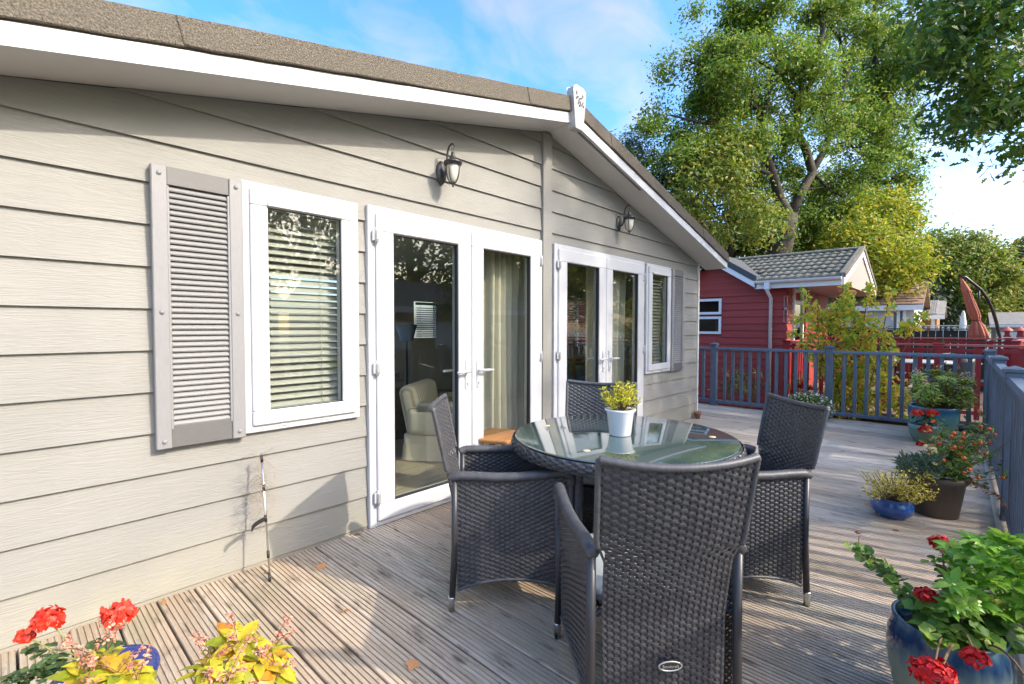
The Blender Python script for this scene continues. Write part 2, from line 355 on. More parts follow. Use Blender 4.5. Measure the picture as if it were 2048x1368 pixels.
STEEL = M('brushed steel', (.62, .62, .62), .28, metal=1.0, var=.06, vscale=60)
GLASS = glass_mat('window glass', (.90, .92, .89), 1.5, 1.45)
INT_WALL = M('interior wall', (.66, .59, .48), .8, var=.04)
INT_CEIL = M('interior ceiling', (.82, .80, .74), .8)
INT_FLOOR = M('laminate floor', (.46, .39, .30), .35, var=.3, vscale=3, stretch=(1, 14, 1))
SLATE = M('slate blue paint', (.10, .13, .175), .55, var=.22, vscale=11, stretch=(1, 1, .3), rnd=.06, bump=.1, bscale=120)
BLACKG = M('black gasket', (.02, .02, .02), .5)

# ------------------------------------------------------------------ ground
gm = MB().add([(-150, -150, -.75), (300, -150, -.75), (300, 300, -.75), (-150, 300, -.75)], [(0, 1, 2, 3)])
GRASS = M('grass and soil', (.11, .13, .06), .95, var=.4, vscale=.5, vcol=(.26, .24, .19), bump=.5, bscale=9, detail=9)
tag(gm.build('ground', GRASS), kind='structure')

# ------------------------------------------------------------------ deck with grooved boards
deck = thing('deck', None, None); deck['kind'] = 'structure'
JOIST = M('deck joist', (.10, .08, .06), .9)
DX = [-1.7, 8.16]; DY0 = -3.045
jm = MB()
for y in (-3.0, -2.4, -1.8, -1.2, -.6, -.06): jm.box(DX[0], DX[1], y-.025, y+.025, -.16, -.03)
jm.box(DX[0], DX[1], -3.03, -3.0, -.5, -.035)
for y in (.8, 1.8, 2.8): jm.box(6.95, DX[1], y-.025, y+.025, -.16, -.03)
jm.box(8.12, 8.15, -3.0, 3.4, -.5, -.035)
jm.build('joist', JOIST, deck)
def plank_mesh(y0, y1, w=.1445, n=7, t=.028):
    prof = []; g = w/n
    for i in range(n):
        x = -w/2+i*g
        if i == 0: prof += [(x, -.004), (x+.003, 0)]
        else: prof += [(x+.0034, 0)]
        prof += [(x+g-(.0034 if i < n-1 else .003), 0)]
        if i < n-1: prof += [(x+g-.0024, -.0058), (x+g+.0024, -.0058)]
        else: prof += [(x+g, -.004)]
    prof += [(w/2, -t), (-w/2, -t)]
    m = MB().prism(prof[::-1], 1, y0, y1)
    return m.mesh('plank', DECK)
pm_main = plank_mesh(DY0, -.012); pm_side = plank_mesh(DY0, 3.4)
k0 = -18
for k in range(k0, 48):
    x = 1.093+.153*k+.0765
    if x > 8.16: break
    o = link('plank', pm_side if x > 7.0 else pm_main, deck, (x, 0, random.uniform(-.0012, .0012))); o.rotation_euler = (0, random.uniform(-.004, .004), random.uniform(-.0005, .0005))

# ------------------------------------------------------------------ lodge
XC = 3.406; XL, XR = -.066, 6.882; OV = .29
def zs(x): return 3.049-(.2278 if x < XC else .2426)*abs(x-XC)
lodge = thing('lodge', 'cream grey clad lodge with gable roof, white double doors and shutters along the deck', 'lodge')
wall = empty_part('wall', lodge)
OPEN = [(.874, 1.533, .733, 2.059), (1.596, 3.318, 0.0, 2.066), (3.494, 5.216, 0.0, 2.066), (5.279, 5.938, .733, 2.059)]
# wall core behind the boards
core = MB(); xs = [XL+.02]+[v for o in OPEN for v in o[:2]]+[XR-.02]
def slab(x0, x1, z0, y0=.022, y1=.12):
    pl = [(x0, z0), (x1, z0), (x1, 5), (x0, 5)]
    pl = clip(pl, -.2278, 1, 3.049-.2278*XC-.004); pl = clip(pl, .2426, 1, 3.049+.2426*XC-.004); core.prism(pl, 1, y0, y1)
for i in range(len(xs)-1):
    if i % 2 == 0: slab(xs[i], xs[i+1], -.02)
    else:
        o = OPEN[i//2]; slab(o[0], o[1], o[3]-.03)
        if o[2] > .1: core.box(o[0], o[1], .022, .12, -.02, o[2]+.03)
core.build('wall_core', INT_WALL, wall)
# lap boards
HOLE = [(o[0], o[1], o[2]+.1 if o[2] > .1 else -1, o[3]-.11) for o in OPEN]
STRIP = (3.337, 3.463)
for k in range(17):
    zb = .017+.195*k; zt = zb+.195
    for seg in ((XL, STRIP[0]), (STRIP[1], XR-.022)):
        iv = [seg]
        for h in HOLE:
            if zb < h[3] and zt > h[2]:
                iv = [(a, b) for (p, q) in iv for (a, b) in ((p, min(q, h[0]-.001)), (max(p, h[1]+.001), q)) if b-a > .004]
        for a, b in iv:
            pl = [(a, zb), (b, zb), (b, zt+.018), (a, zt+.018)]
            pl = clip(pl, -.2278, 1, 3.049-.2278*XC-.003); pl = clip(pl, .2426, 1, 3.049+.2426*XC-.003)
            if len(pl) < 3: continue
            fy = lambda z: -.0095+(z-zb)/.213*.0175
            n = len(pl); m = MB()
            m.add([(x, fy(z), z) for x, z in pl]+[(x, .021, z) for x, z in pl], [tuple(range(n)), tuple(range(2*n-1, n-1, -1))]+[(i+n, (i+1) % n+n, (i+1) % n, i) for i in range(n)])
            m.build('siding_board', SIDING, wall)
MB().box(STRIP[0], STRIP[1], -.03, .02, .02, zs(3.35)-.004, .004).build('centre_strip', SIDING, lodge)
MB().box(XR-.024, XR+.012, -.02, .05, .015, zs(XR)-.005, .003).build('corner_trim', M('corner trim', (.62, .60, .55), .5), lodge)
# side wall, back wall, rest of the shell
sh = MB(); sh.box(XR-.1, XR-.002, .12, 1.3, -.4, 2.2); sh.box(XR-.1, XR-.002, 2.9, 4.9, -.4, 2.2); sh.box(XR-.1, XR-.002, 1.3, 2.9, -.4, .95); sh.box(XR-.1, XR-.002, 1.3, 2.9, 1.78, 2.2)
sh.box(XL, XL+.1, .12, .9, -.4, 2.2); sh.box(XL, XL+.1, 2.3, 2.9, -.4, 2.2); sh.box(XL, XL+.1, 4.3, 4.9, -.4, 2.2); sh.box(XL, XL+.1, .9, 4.3, -.4, .8); sh.box(XL, XL+.1, .9, 4.3, 2.05, 2.2)  # openings in this unseen wall are added to let more daylight inside
sh.build('side_wall', SIDING, wall)
MB().box(XL+.05, XR-.05, .10, .13, -.5, -.03).box(XL+.02, XR-.02, -.004, .03, -.6, .012).build('skirting', M('skirting board', (.30, .27, .21), .8), lodge)
# interior shell
ib = MB(); ib.box(XL+.11, .7, 4.8, 4.9, 0, 2.36); ib.box(2.3, 2.8, 4.8, 4.9, 0, 2.36); ib.box(4.3, 5.38, 4.8, 4.9, 0, 2.36); ib.box(.7, 4.3, 4.8, 4.9, 0, .8); ib.box(.7, 4.3, 4.8, 4.9, 2.1, 2.36); ib.box(5.9, XR-.11, 4.8, 4.9, 0, 2.36); ib.box(5.38, 5.9, 4.8, 4.9, 0, 1.08); ib.box(5.38, 5.9, 4.8, 4.9, 1.78, 2.36)  # the two wide rear openings are out of view, added to brighten the room
ib.build('inner_wall', INT_WALL, wall)
MB().box(XL+.1, XR-.1, .12, 4.9, 2.36, 2.38).build('ceiling', INT_CEIL, lodge)
MB().box(XL+.1, XR-.1, .05, 4.85, -.03, .03).build('inner_floor', INT_FLOOR, lodge)
# roof: slabs, soffit, barge boards, verge pieces, finial
roof = empty_part('roof', lodge); XE0, XE1 = XL-.27, XR+.27
ROOFT = M('roof felt tile', (.12, .11, .10), .9, var=.3, vscale=20)
for s, (x0, x1) in enumerate(((XE0, XC), (XC, XE1))):
    pl = [(x0, zs(x0)+.024), (x1, zs(x1)+.024), (x1, zs(x1)+.20), (x0, zs(x0)+.20)]
    MB().prism(pl, 1, -OV+.015, 5.3).build('roof_slope', ROOFT, roof)
    xa, xb = (x0, XC-.001) if s == 0 else (XC+.001, x1)
    MB().prism([(xa, zs(xa)), (xb, zs(xb)), (xb, zs(xb)+.022), (xa, zs(xa)+.022)], 1, -OV+.002, .0).build('soffit', SOFFIT, roof)
    MB().prism([(xa, zs(xa)-.006), (xb, zs(xb)-.006), (xb, zs(xb)+.078), (xa, zs(xa)+.078)], 1, -OV-.02, -OV).build('bargeboard', UPVC_FASCIA, roof)
    MB().prism([(xa, zs(xa)+.07), (xb, zs(xb)+.07), (xb, zs(xb)+.092), (xa, zs(xa)+.092)], 1, -OV-.012, -OV+.014).build('batten', M('verge batten', (.25, .24, .22), .8), roof)
J = [XE0-.02, .566, 1.702, 2.808, XC-.015]; J2 = [XC+.015]+[2*XC-v for v in (2.808, 1.702, .566)]+[XE1+.02]
for s, jj in enumerate((J, J2)):
    for i in range(4):
        a, b = jj[i], jj[i+1]; lo, hi = (a-.0, b+.012) if s == 0 else (a-.012, b)
        m = MB(); sl = -.035
        def q(x, dz): return (x+(sl*dz/.12 if 0 < i else 0), zs(min(max(x, XE0), XE1))+.088+dz)
        nn = 10; top = []; bot = []
        for t in range(nn+1):
            x = lo+(hi-lo)*t/nn; w = random.uniform(-.0022, .0022)
            bot.append((x, zs(x)+.086+w+.004*(t == 0))); top.append((x-.03*(1 if t < nn or s else 1), zs(x-.03)+.214+random.uniform(-.0014, .0014)))
        y0 = -OV-.036-(.006 if i % 2 else 0)
        n2 = nn+1
        vs_ = [(x, y0, z) for x, z in bot]+[(x, y0+.004, z) for x, z in top]+[(x, y0+.07, z) for x, z in bot]+[(x, y0+.12, z+.004) for x, z in top]
        fs = []
        for t in range(nn):
            fs += [(t, t+1, n2+t+1, n2+t), (n2+t, n2+t+1, 3*n2+t+1, 3*n2+t), (2*n2+t+1, 2*n2+t, 3*n2+t, 3*n2+t+1), (2*n2+t, 2*n2+t+1, t+1, t)]
        fs += [(0, n2, 3*n2, 2*n2), (nn, 2*n2+nn, 3*n2+nn, n2+nn)]
        m.add(vs_, fs); bevel_mod(m.build('verge_tile', GRIT, roof), .004, 1)
fin = MB(); prof = [(-.052, -.075), (.052, -.075), (.06, .0), (.088, .22), (.082, .255), (.05, .272), (-.05, .272), (-.082, .255), (-.088, .22), (-.06, .0)]
fin.prism([(XC+x, 3.058+z) for x, z in prof], 1, -OV-.075, -OV-.005)
finial = bevel_mod(fin.build('finial_plate', M('finial plastic', (.40, .40, .39), .45, var=.12, vscale=14), roof), .006, 2)
em = MB()
for x, z, rx, rz, a in ((-.045, .21, .006, .014, 0), (-.03, .18, .01, .006, .6), (-.05, .165, .006, .007, 0), (-.008, .165, .007, .01, -.5), (.022, .185, .017, .005, .4), (.008, .14, .006, .012, .3),
                     (-.02, .135, .007, .012, -.3), (.045, .15, .005, .009, 0), (-.002, .115, .009, .008, 0), (.03, .125, .004, .009, .2), (.055, .125, .005, .008, 0), (.04, .205, .006, .011, -.4)):
    c, s_ = math.cos(a), math.sin(a); rx *= 1.35; rz *= 1.35
    em.prism([(XC+x+(rx*math.cos(t)*c-rz*math.sin(t)*s_), 3.058+z+(rx*math.cos(t)*s_+rz*math.sin(t)*c)) for t in [i*math.pi/4 for i in range(8)]], 1, -OV-.079, -OV-.07)
em.build('stag_emblem', M('emblem grey', (.10, .10, .10), .6), roof)
vm = MB()
for i in range(95):
    x = XC+.075+i*.0125
    vm.add([(x, -OV+.012, zs(x)-.0025), (x+.006, -OV+.012, zs(x+.006)-.0025), (x+.006, -OV+.04, zs(x+.006)-.0025), (x, -OV+.04, zs(x)-.0025)], [(3, 2, 1, 0)])
tag(vm.build('vent_slot', DARK, roof), kind='stuff')

# windows: frame + casement + pane, each one part with sub-parts
def frame_ring(m, x0, x1, z0, z1, w, y0, y1, wb=None, bev=.004):
    wb = wb or w
    m.box(x0, x1, y0, y1, z1-w, z1, bev); m.box(x0, x1, y0, y1, z0, z0+wb, bev)
    m.box(x0, x0+w, y0+.0003, y1, z0+wb-.002, z1-w+.002, bev); m.box(x1-w, x1, y0+.0003, y1, z0+wb-.002, z1-w+.002, bev)
def window(x0, x1, z0, z1, hinge):
    m = MB(); frame_ring(m, x0, x1, z0, z1, .05, -.03, .05, .055)
    w = m.build('window', UPVC, lodge)
    m = MB(); frame_ring(m, x0+.036, x1-.03, z0+.036, z1-.034, .088, -.048, .03, .078, .007); m.build('casement', UPVC, w)
    m = MB(); frame_ring(m, x0+.119, x1-.113, z0+.109, z1-.117, .008, -.034, -.02, None, .0); m.build('gasket', BLACKG, w)
    MB().box(x0+.12, x1-.114, -.028, -.022, z0+.11, z1-.118).build('pane', GLASS, w)
    for d in (.25, .62):
        MB().box(x0+(x1-x0)*d, x0+(x1-x0)*d+.05, -.036, -.028, z0+.016, z0+.028, .003).build('drain_cap', UPVC, w)
    m = MB(); hx = x1-.05 if hinge < 0 else x0+.05
    MB().box(x0+.12, x1-.114, -.06, -.034, z1-.118, z1-.098, .003).build('drip_bar', UPVC_FASCIA, w)
    return w
W1 = window(.874, 1.533, .733, 2.059, 1); W2 = window(5.279, 5.938, .733, 2.059, -1)
# venetian blinds are things of their own, hung behind the panes
BLIND = M('cream blind slat', (.44, .435, .405), .5, var=.03)
slat_me = None
def blind(label, x0, x1, z0, z1, y, pitch=.041, depth=.05, tilt=38, axis='x', group='venetian blinds'):
    b = thing('venetian_blind', label, 'blind', (x0, y, z0) if axis == 'x' else (y, x0, z0), 0 if axis == 'x' else R(90), group)
    L = x1-x0; c, s = math.cos(R(tilt)), math.sin(R(tilt)); m = MB()
    pr = []
    for i in range(5):
        t = -1+i*.5; pr.append((t*depth/2*c-(1-t*t)*.004*s, t*depth/2*s+(1-t*t)*.004*c))
    pr2 = [(p[0]+.0006*s, p[1]-.002) for p in pr[::-1]]
    m.prism(pr+pr2, 0, 0, L); me = m.mesh('slat', BLIND)
    n = int((z1-z0-.06)/pitch)
    for i in range(n):
        o = link('slat', me, b, (0, 0, .02+pitch*i)); o.rotation_euler = (R(random.uniform(-1.5, 1.5)), 0, 0)
    MB().box(0, L, -.025, .025, z1-z0-.05, z1-z0).build('head_rail', BLIND, b)
    for t in (.17, .72):
        MB().tube([(L*t, -.03, 0), (L*t, -.03, z1-z0-.03)], .0016, 5).build('ladder_cord', BLIND, b)
        MB().tube([(L*t+.02, .03, .0), (L*t+.02, .03, z1-z0-.03)], .0012, 5).build('ladder_cord', BLIND, b)
    return b
blind('cream venetian blind behind the window beside the nearest shutter', .93, 1.48, .80, 1.99, .075)
blind('cream venetian blind behind the far window next to the far shutter', 5.335, 5.885, .80, 1.99, .075)
blind('pale venetian blind at a side window seen through the farther double door', 1.3, 2.9, .95, 1.78, 6.72, axis='y', tilt=15)
blind('sunlit slatted blind deep inside, seen through the nearer double door', 5.4, 5.88, 1.10, 1.76, 4.76, tilt=20)
MB().box(6.80, 6.806, 1.3, 2.9, .95, 1.78).build('pane', GLASS, lodge)
m = MB(); m.box(6.79, 6.84, 1.3, 1.36, .95, 1.78); m.box(6.79, 6.84, 2.05, 2.11, .95, 1.78); m.box(6.79, 6.84, 2.84, 2.9, .95, 1.78); m.build('side_window_frame', UPVC, lodge)

# shutters
def shutter(x0, x1, z0, z1):
    s = empty_part('shutter', lodge); st = .062; h = z1-z0; Y0 = -.052
    for a in (x0, x1-st):
        MB().box(a, a+st, Y0, -.012, z0, z1, .004).build('stile', SHUT, s)
        e = a+st-.004 if a == x0 else a-.008
        MB().box(e, e+.012, Y0+.004, -.02, z0+.09, z1-.09, .002).build('stile_lip', SHUT, s)
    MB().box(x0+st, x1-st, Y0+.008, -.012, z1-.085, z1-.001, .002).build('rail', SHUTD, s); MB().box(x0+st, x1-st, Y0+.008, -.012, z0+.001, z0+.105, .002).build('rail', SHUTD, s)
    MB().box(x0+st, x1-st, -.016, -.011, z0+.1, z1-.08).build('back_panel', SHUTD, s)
    n = 42; p = (h-.19)/n
    SLATM = M('pale grey louvre', (.235, .235, .232), .5, var=.05, vscale=30, stretch=(8, 1, 1))
    me = MB().add([(x0+st, -.022, p*1.02), (x1-st, -.022, p*1.02), (x1-st, Y0+.010, .004), (x0+st, Y0+.010, .004), (x0+st, -.018, p*.98), (x1-st, -.018, p*.98), (x1-st, Y0+.013, -.002), (x0+st, Y0+.013, -.002)],
                  [(0, 1, 2, 3), (7, 6, 5, 4), (3, 2, 6, 7), (0, 3, 7, 4), (1, 5, 6, 2)]).mesh('slat', SLATM)
    for i in range(n): link('slat', me, s, (0, 0, z0+.105+p*i))
    for a in (x0+st/2, x1-st/2):
        for z in (z0+.035, (z0+z1)/2-.02, z1-.04):
            MB().lathe([(.0001, .009), (.006, .0075), (.010, .003), (.011, 0)], seg=12).build('fixing_cap', SHUT, s, (a, Y0, z)).rotation_euler = (R(90), 0, 0)
    return s
shutter(.489, .872, .722, 2.046); shutter(5.94, 6.323, .722, 2.05)

# double doors
def double_door(x0, x1):
    zt = 2.066; m = MB()
    m.box(x0, x0+.052, -.034, .06, .0, zt, .004); m.box(x1-.052, x1, -.034, .06, .0, zt, .004); m.box(x0+.05, x1-.05, -.0337, .06, zt-.05, zt, .004); m.box(x0+.05, x1-.05, -.0337, .06, .004, .042, .004)
    fr = m.build('door_frame', UPVC, lodge)
    xm = (x0+x1)/2+.003
    for side, (a, b) in ((1, (x0+.05, xm-.003)), (-1, (xm+.003, x1-.05))):
        m = MB(); sw = .128 if side > 0 else .122
        m.box(a, b, -.052, .03, zt-.16, zt-.046, .006); m.box(a, b, -.052, .03, .04, .15, .006)
        m.box(a, a+sw, -.0517, .03, .148, zt-.158, .006); m.box(b-sw, b, -.0517, .03, .148, zt-.158, .006)
        d = m.build('door', UPVC, lodge)
        MB().box(a+sw, b-sw, -.02, -.014, .15, zt-.16).build('pane', GLASS, d)
        m = MB(); frame_ring(m, a+sw, b-sw, .15, zt-.16, .007, -.042, -.01, None, 0); m.build('gasket', BLACKG, d)
        hx = b-.058 if side > 0 else a+.055
        m = MB(); m.box(hx-.015, hx+.015, -.062, -.051, .83, 1.05, .005); m.tube([(hx, -.055, .965), (hx, -.10, .965)], .0085, 8)
        m.tube([(hx, -.098, .965), (hx-side*.05, -.102, .966), (hx-side*.125, -.098, .962)], [.0105, .0105, .009], 8)
        m.build('handle', UPVC, d)
        MB().tube([(hx, .03, .965), (hx, .07, .965), (hx-side*.12, .072, .962)], .0095, 8).build('inside_handle', UPVC, d)
        m = MB(); m.lathe([(.0001, .001), (.006, .001)], seg=10); m.box(-.0028, .0028, -.018, 0, -.0006, .0012); k = m.build('keyhole', BLACKG, d, (hx, -.0625, .872)); k.rotation_euler = (R(90), 0, 0)
        ex = a if side > 0 else b
        for z in (.2, 1.035, 1.876):
            h = MB().tube([(0, 0, -.048), (0, 0, .048)], .0115, 10).box(-.025, .025, .004, .014, -.035, .035, .002).build('hinge', UPVC, d, (ex-.004*side, -.060, z))
            MB().tube([(0, 0, -.03), (0, 0, .03)], .0122, 10).build('hinge_pin', M('hinge grey', (.22, .22, .22), .5), h) if False else None
            MB().box(ex-.004*side-.010, ex-.004*side+.010, -.0735, -.066, z-.03, z+.03, .002).build('hinge_slot', M('hinge grey', (.30, .30, .30), .5), d)
    MB().box(xm-.003, xm+.003, -.03, .02, .04, zt-.05).build('meeting_seal', BLACKG, fr)
double_door(1.596, 3.318); double_door(3.494, 5.216)

# lantern wall lamps
FROST = M('frosted lamp glass', (.62, .58, .47), .35)
def lantern(label, x, z):
    t = thing('wall_lantern', label, 'wall lamp', (x, -.012, z), group='wall lanterns')
    m = MB(); m.lathe([(.0001, .022), (.02, .022), (.034, .016), (.045, .006), (.048, 0)], seg=18)
    b = m.build('backplate', METAL_DK, t); b.rotation_euler = (R(90), 0, 0); b.scale = (1, 1.75, 1)
    pts = []
    for i in range(15):
        a = R(-35+i*15.5); pts.append((0, -.075-.075*math.cos(a)*-1*-1, .02)) if False else None
    pts = [(0, -.015, -.03), (0, -.045, -.02), (0, -.062, .02), (0, -.064, .08), (0, -.07, .13), (0, -.088, .165), (0, -.115, .178), (0, -.136, .168), (0, -.145, .15)]
    MB().tube(pts, [.008, .008, .008, .0075, .0075, .007, .007, .006, .004], 8).build('arm', METAL_DK, t)
    ring = MB(); rp_ = [(0.011*math.cos(a), -.128+0*a, .128+.016*math.sin(a)) for a in [i*math.pi/6 for i in range(13)]]
    ring.tube(rp_, .0022, 6, caps=False); ring.build('hanging_ring', METAL_DK, t)
    c = (0, -.128, 0)
    MB().lathe([(.004, .118), (.012, .112), (.014, .098), (.02, .082), (.03, .066), (.046, .057), (.062, .050), (.066, .043), (.064, .036), (.058, .036), (.057, .024), (.05, .022), (.0001, .022)], c, 20).build('cap', METAL_DK, t)
    MB().lathe([(.043, .024), (.044, .0), (.042, -.03), (.034, -.065), (.02, -.092), (.0001, -.098)], c, 20).build('glass_shade', FROST, t)
    for k in range(4):
        a = R(20+90*k); pp = [(c[0]+r*math.cos(a), c[1]+r*math.sin(a), zz) for r, zz in ((.052, .026), (.051, 0), (.048, -.035), (.038, -.072), (.02, -.10), (.004, -.105))]
        MB().tube(pp, .0038, 6).build('rib', METAL_DK, t)
    MB().lathe([(.016, -.094), (.014, -.104), (.006, -.11), (.009, -.116), (.004, -.126), (.0001, -.128)], c, 12).build('finial', METAL_DK, t)
    return t
lantern('dark metal lantern lamp on the cladding above the nearer double doors', 2.20, 2.405)
lantern('dark metal lantern lamp on the cladding above the farther double doors', 4.66, 2.43)
# ------------------------------------------------------------------ railings
def baluster_run(parent, p0, p1, n, h0=.085, h1=.93):
    p0, p1 = Vector(p0), Vector(p1); a = math.atan2((p1-p0).y, (p1-p0).x)
    me = MB().box(-.021, .021, -.021, .021, h0, h1, .003).mesh('baluster', SLATE)
    for i in range(n):
        o = link('baluster', me, parent, p0.lerp(p1, (i+1)/(n+1)+random.uniform(-.0016, .0016))); o.rotation_euler = (random.uniform(-.004, .004), random.uniform(-.004, .004), a+random.uniform(-.03, .03))
def rail_run(parent, p0, p1):
    p0, p1 = Vector(p0), Vector(p1); L = (p1-p0).length; a = math.atan2((p1-p0).y, (p1-p0).x)
    top = MB().prism([(-.045, .925), (.045, .925), (.045, .945), (.03, .968), (-.03, .968), (-.045, .945)], 0, .0, L).build('top_rail', SLATE, parent, p0); top.rotation_euler = (0, 0, a)
    bot = MB().prism([(-.03, .05), (.03, .05), (.03, .085), (.018, .1), (-.018, .1), (-.03, .085)], 0, .0, L).build('bottom_rail', SLATE, parent, p0); bot.rotation_euler = (0, 0, a)
post_me = MB().box(-.046, .046, -.046, .046, -.1, 1.0, .005).mesh('post', SLATE)
cap_me = MB().box(-.058, .058, -.058, .058, 1.0, 1.022, .004).add([(-.058, -.058, 1.022), (.058, -.058, 1.022), (.058, .058, 1.022), (-.058, .058, 1.022), (0, 0, 1.045)], [(0, 1, 4), (1, 2, 4), (2, 3, 4), (3, 0, 4)]).mesh('post_cap', SLATE)
def posts(parent, pts):
    for p in pts:
        o = link('post', post_me, parent, p); link('post_cap', cap_me, o)
rail_far = thing('railing', 'slate blue balustrade across the far end of the deck', 'railing', (8.1, -1.4, 0))
fy = [3.42, 1.82, .2, -1.42, -3.04]
fp = [(0, y+1.4, 0) for y in fy]
posts(rail_far, fp)
for i in range(4):
    a = (0, fp[i][1]-.046, 0); b = (0, fp[i+1][1]+.046, 0); rail_run(rail_far, a, b); baluster_run(rail_far, a, b, 11)
rail_side = thing('railing', 'slate blue balustrade along the right hand edge of the deck', 'railing', (6.35, -3.04, 0))
sx = [0, -1.72, -3.44, -5.16, -6.9]
posts(rail_side, [(x, 0, 0) for x in sx])
rr = [8.054-6.35, 0.046, ] ; ends = [8.054-6.35]+sx
for i in range(len(ends)-1):
    a = (ends[i]-(0 if i == 0 else .046), 0, 0); b = (ends[i+1]+.046, 0, 0); rail_run(rail_side, a, b); baluster_run(rail_side, a, b, 12)
MB().tube([(-.4, -2.975, .012), (3, -2.973, .014), (8.0, -2.975, .012)], .013, 8).build('edge_batten', M('pale batten', (.55, .50, .40), .6, var=.2, vscale=6, stretch=(.4, 1, 1)), deck)

# ------------------------------------------------------------------ rattan furniture
RATTAN = M('dark rattan', (.050, .050, .054), .42, var=.35, vscale=26, spec=.6, coords='obj')
RATTAN_EDGE = M('dark rattan binding', (.065, .066, .071), .48, var=.3, vscale=40, spec=.5, coords='obj')
TUBE_DK = M('dark frame tube', (.03, .03, .034), .4)
def weave(name, S, rows, cols, parent, amp=.0026, fill=1.10, mat=None, stakes=True):
    nu = cols*6+1; u = np.linspace(0, 1, nu); e = 1e-4
    def nrm(uu, vv):
        a = S(np.clip(uu+e, 0, 1), vv)-S(np.clip(uu-e, 0, 1), vv); b = S(uu, np.clip(vv+e, 0, 1))-S(uu, np.clip(vv-e, 0, 1)); return unit(np.cross(a, b))
    Vs = []
    for j in range(rows):
        c = (j+.5)/rows; h = fill/rows/2
        ph = np.clip(2.4*np.cos(np.pi*cols*u+np.pi*j), -1, 1)*amp
        for t, bulge in ((-1, -.0011), (-.5, .0006), (.5, .0006), (1, -.0011)):
            vv = np.full(nu, np.clip(c+t*h, 0, 1)); Vs.append(S(u, vv)+nrm(u, vv)*(ph+np.sign(ph+1e-9)*bulge)[:, None])
    V = np.concatenate(Vs); F = []
    k = np.arange(nu-1)
    for j in range(rows):
        for t in range(3):
            o = (j*4+t)*nu; F.append(np.stack([o+k, o+k+1, o+nu+k+1, o+nu+k], 1))
    if stakes:
        vv = np.linspace(0, 1, 14); base = len(V); ex = []; c = 0
        for i in range(cols+1):
            uu = min(max((i)/cols, .004), .996); hw = .0045
            for s_ in (-1, 1):
                p = S(np.full(14, uu), vv); q = S(np.full(14, min(uu+.002, 1)), vv)-S(np.full(14, max(uu-.002, 0)), vv); ex.append(p+unit(q)*hw*s_)
            o = base+c; kk = np.arange(13); F.append(np.stack([o+kk, o+14+kk, o+15+kk, o+1+kk], 1)); c += 28
        V = np.concatenate([V]+ex)
    F = np.concatenate(F)
    me = np_mesh(name, V, F, np.full(len(F), 4), mat or RATTAN, True)
    return tag(link(name, me, parent), kind='stuff')
def wrapped(name, pts, rad, parent, step=.013, mat=None, seg=10):
    P = [Vector(p) for p in pts]; out = []; rr_ = []; d = 0
    Ls = [0]
    for i in range(1, len(P)): Ls.append(Ls[-1]+(P[i]-P[i-1]).length)
    n = max(4, int(Ls[-1]/step))*2
    for i in range(n+1):
        s = Ls[-1]*i/n; k = 0
        while k < len(Ls)-2 and Ls[k+1] < s: k += 1
        t = (s-Ls[k])/max(1e-6, Ls[k+1]-Ls[k]); out.append(P[k].lerp(P[k+1], t)); rr_.append(rad*(1.09 if i % 2 else .90))
    return MB().tube(out, rr_, seg).build(name, mat or RATTAN_EDGE, parent)

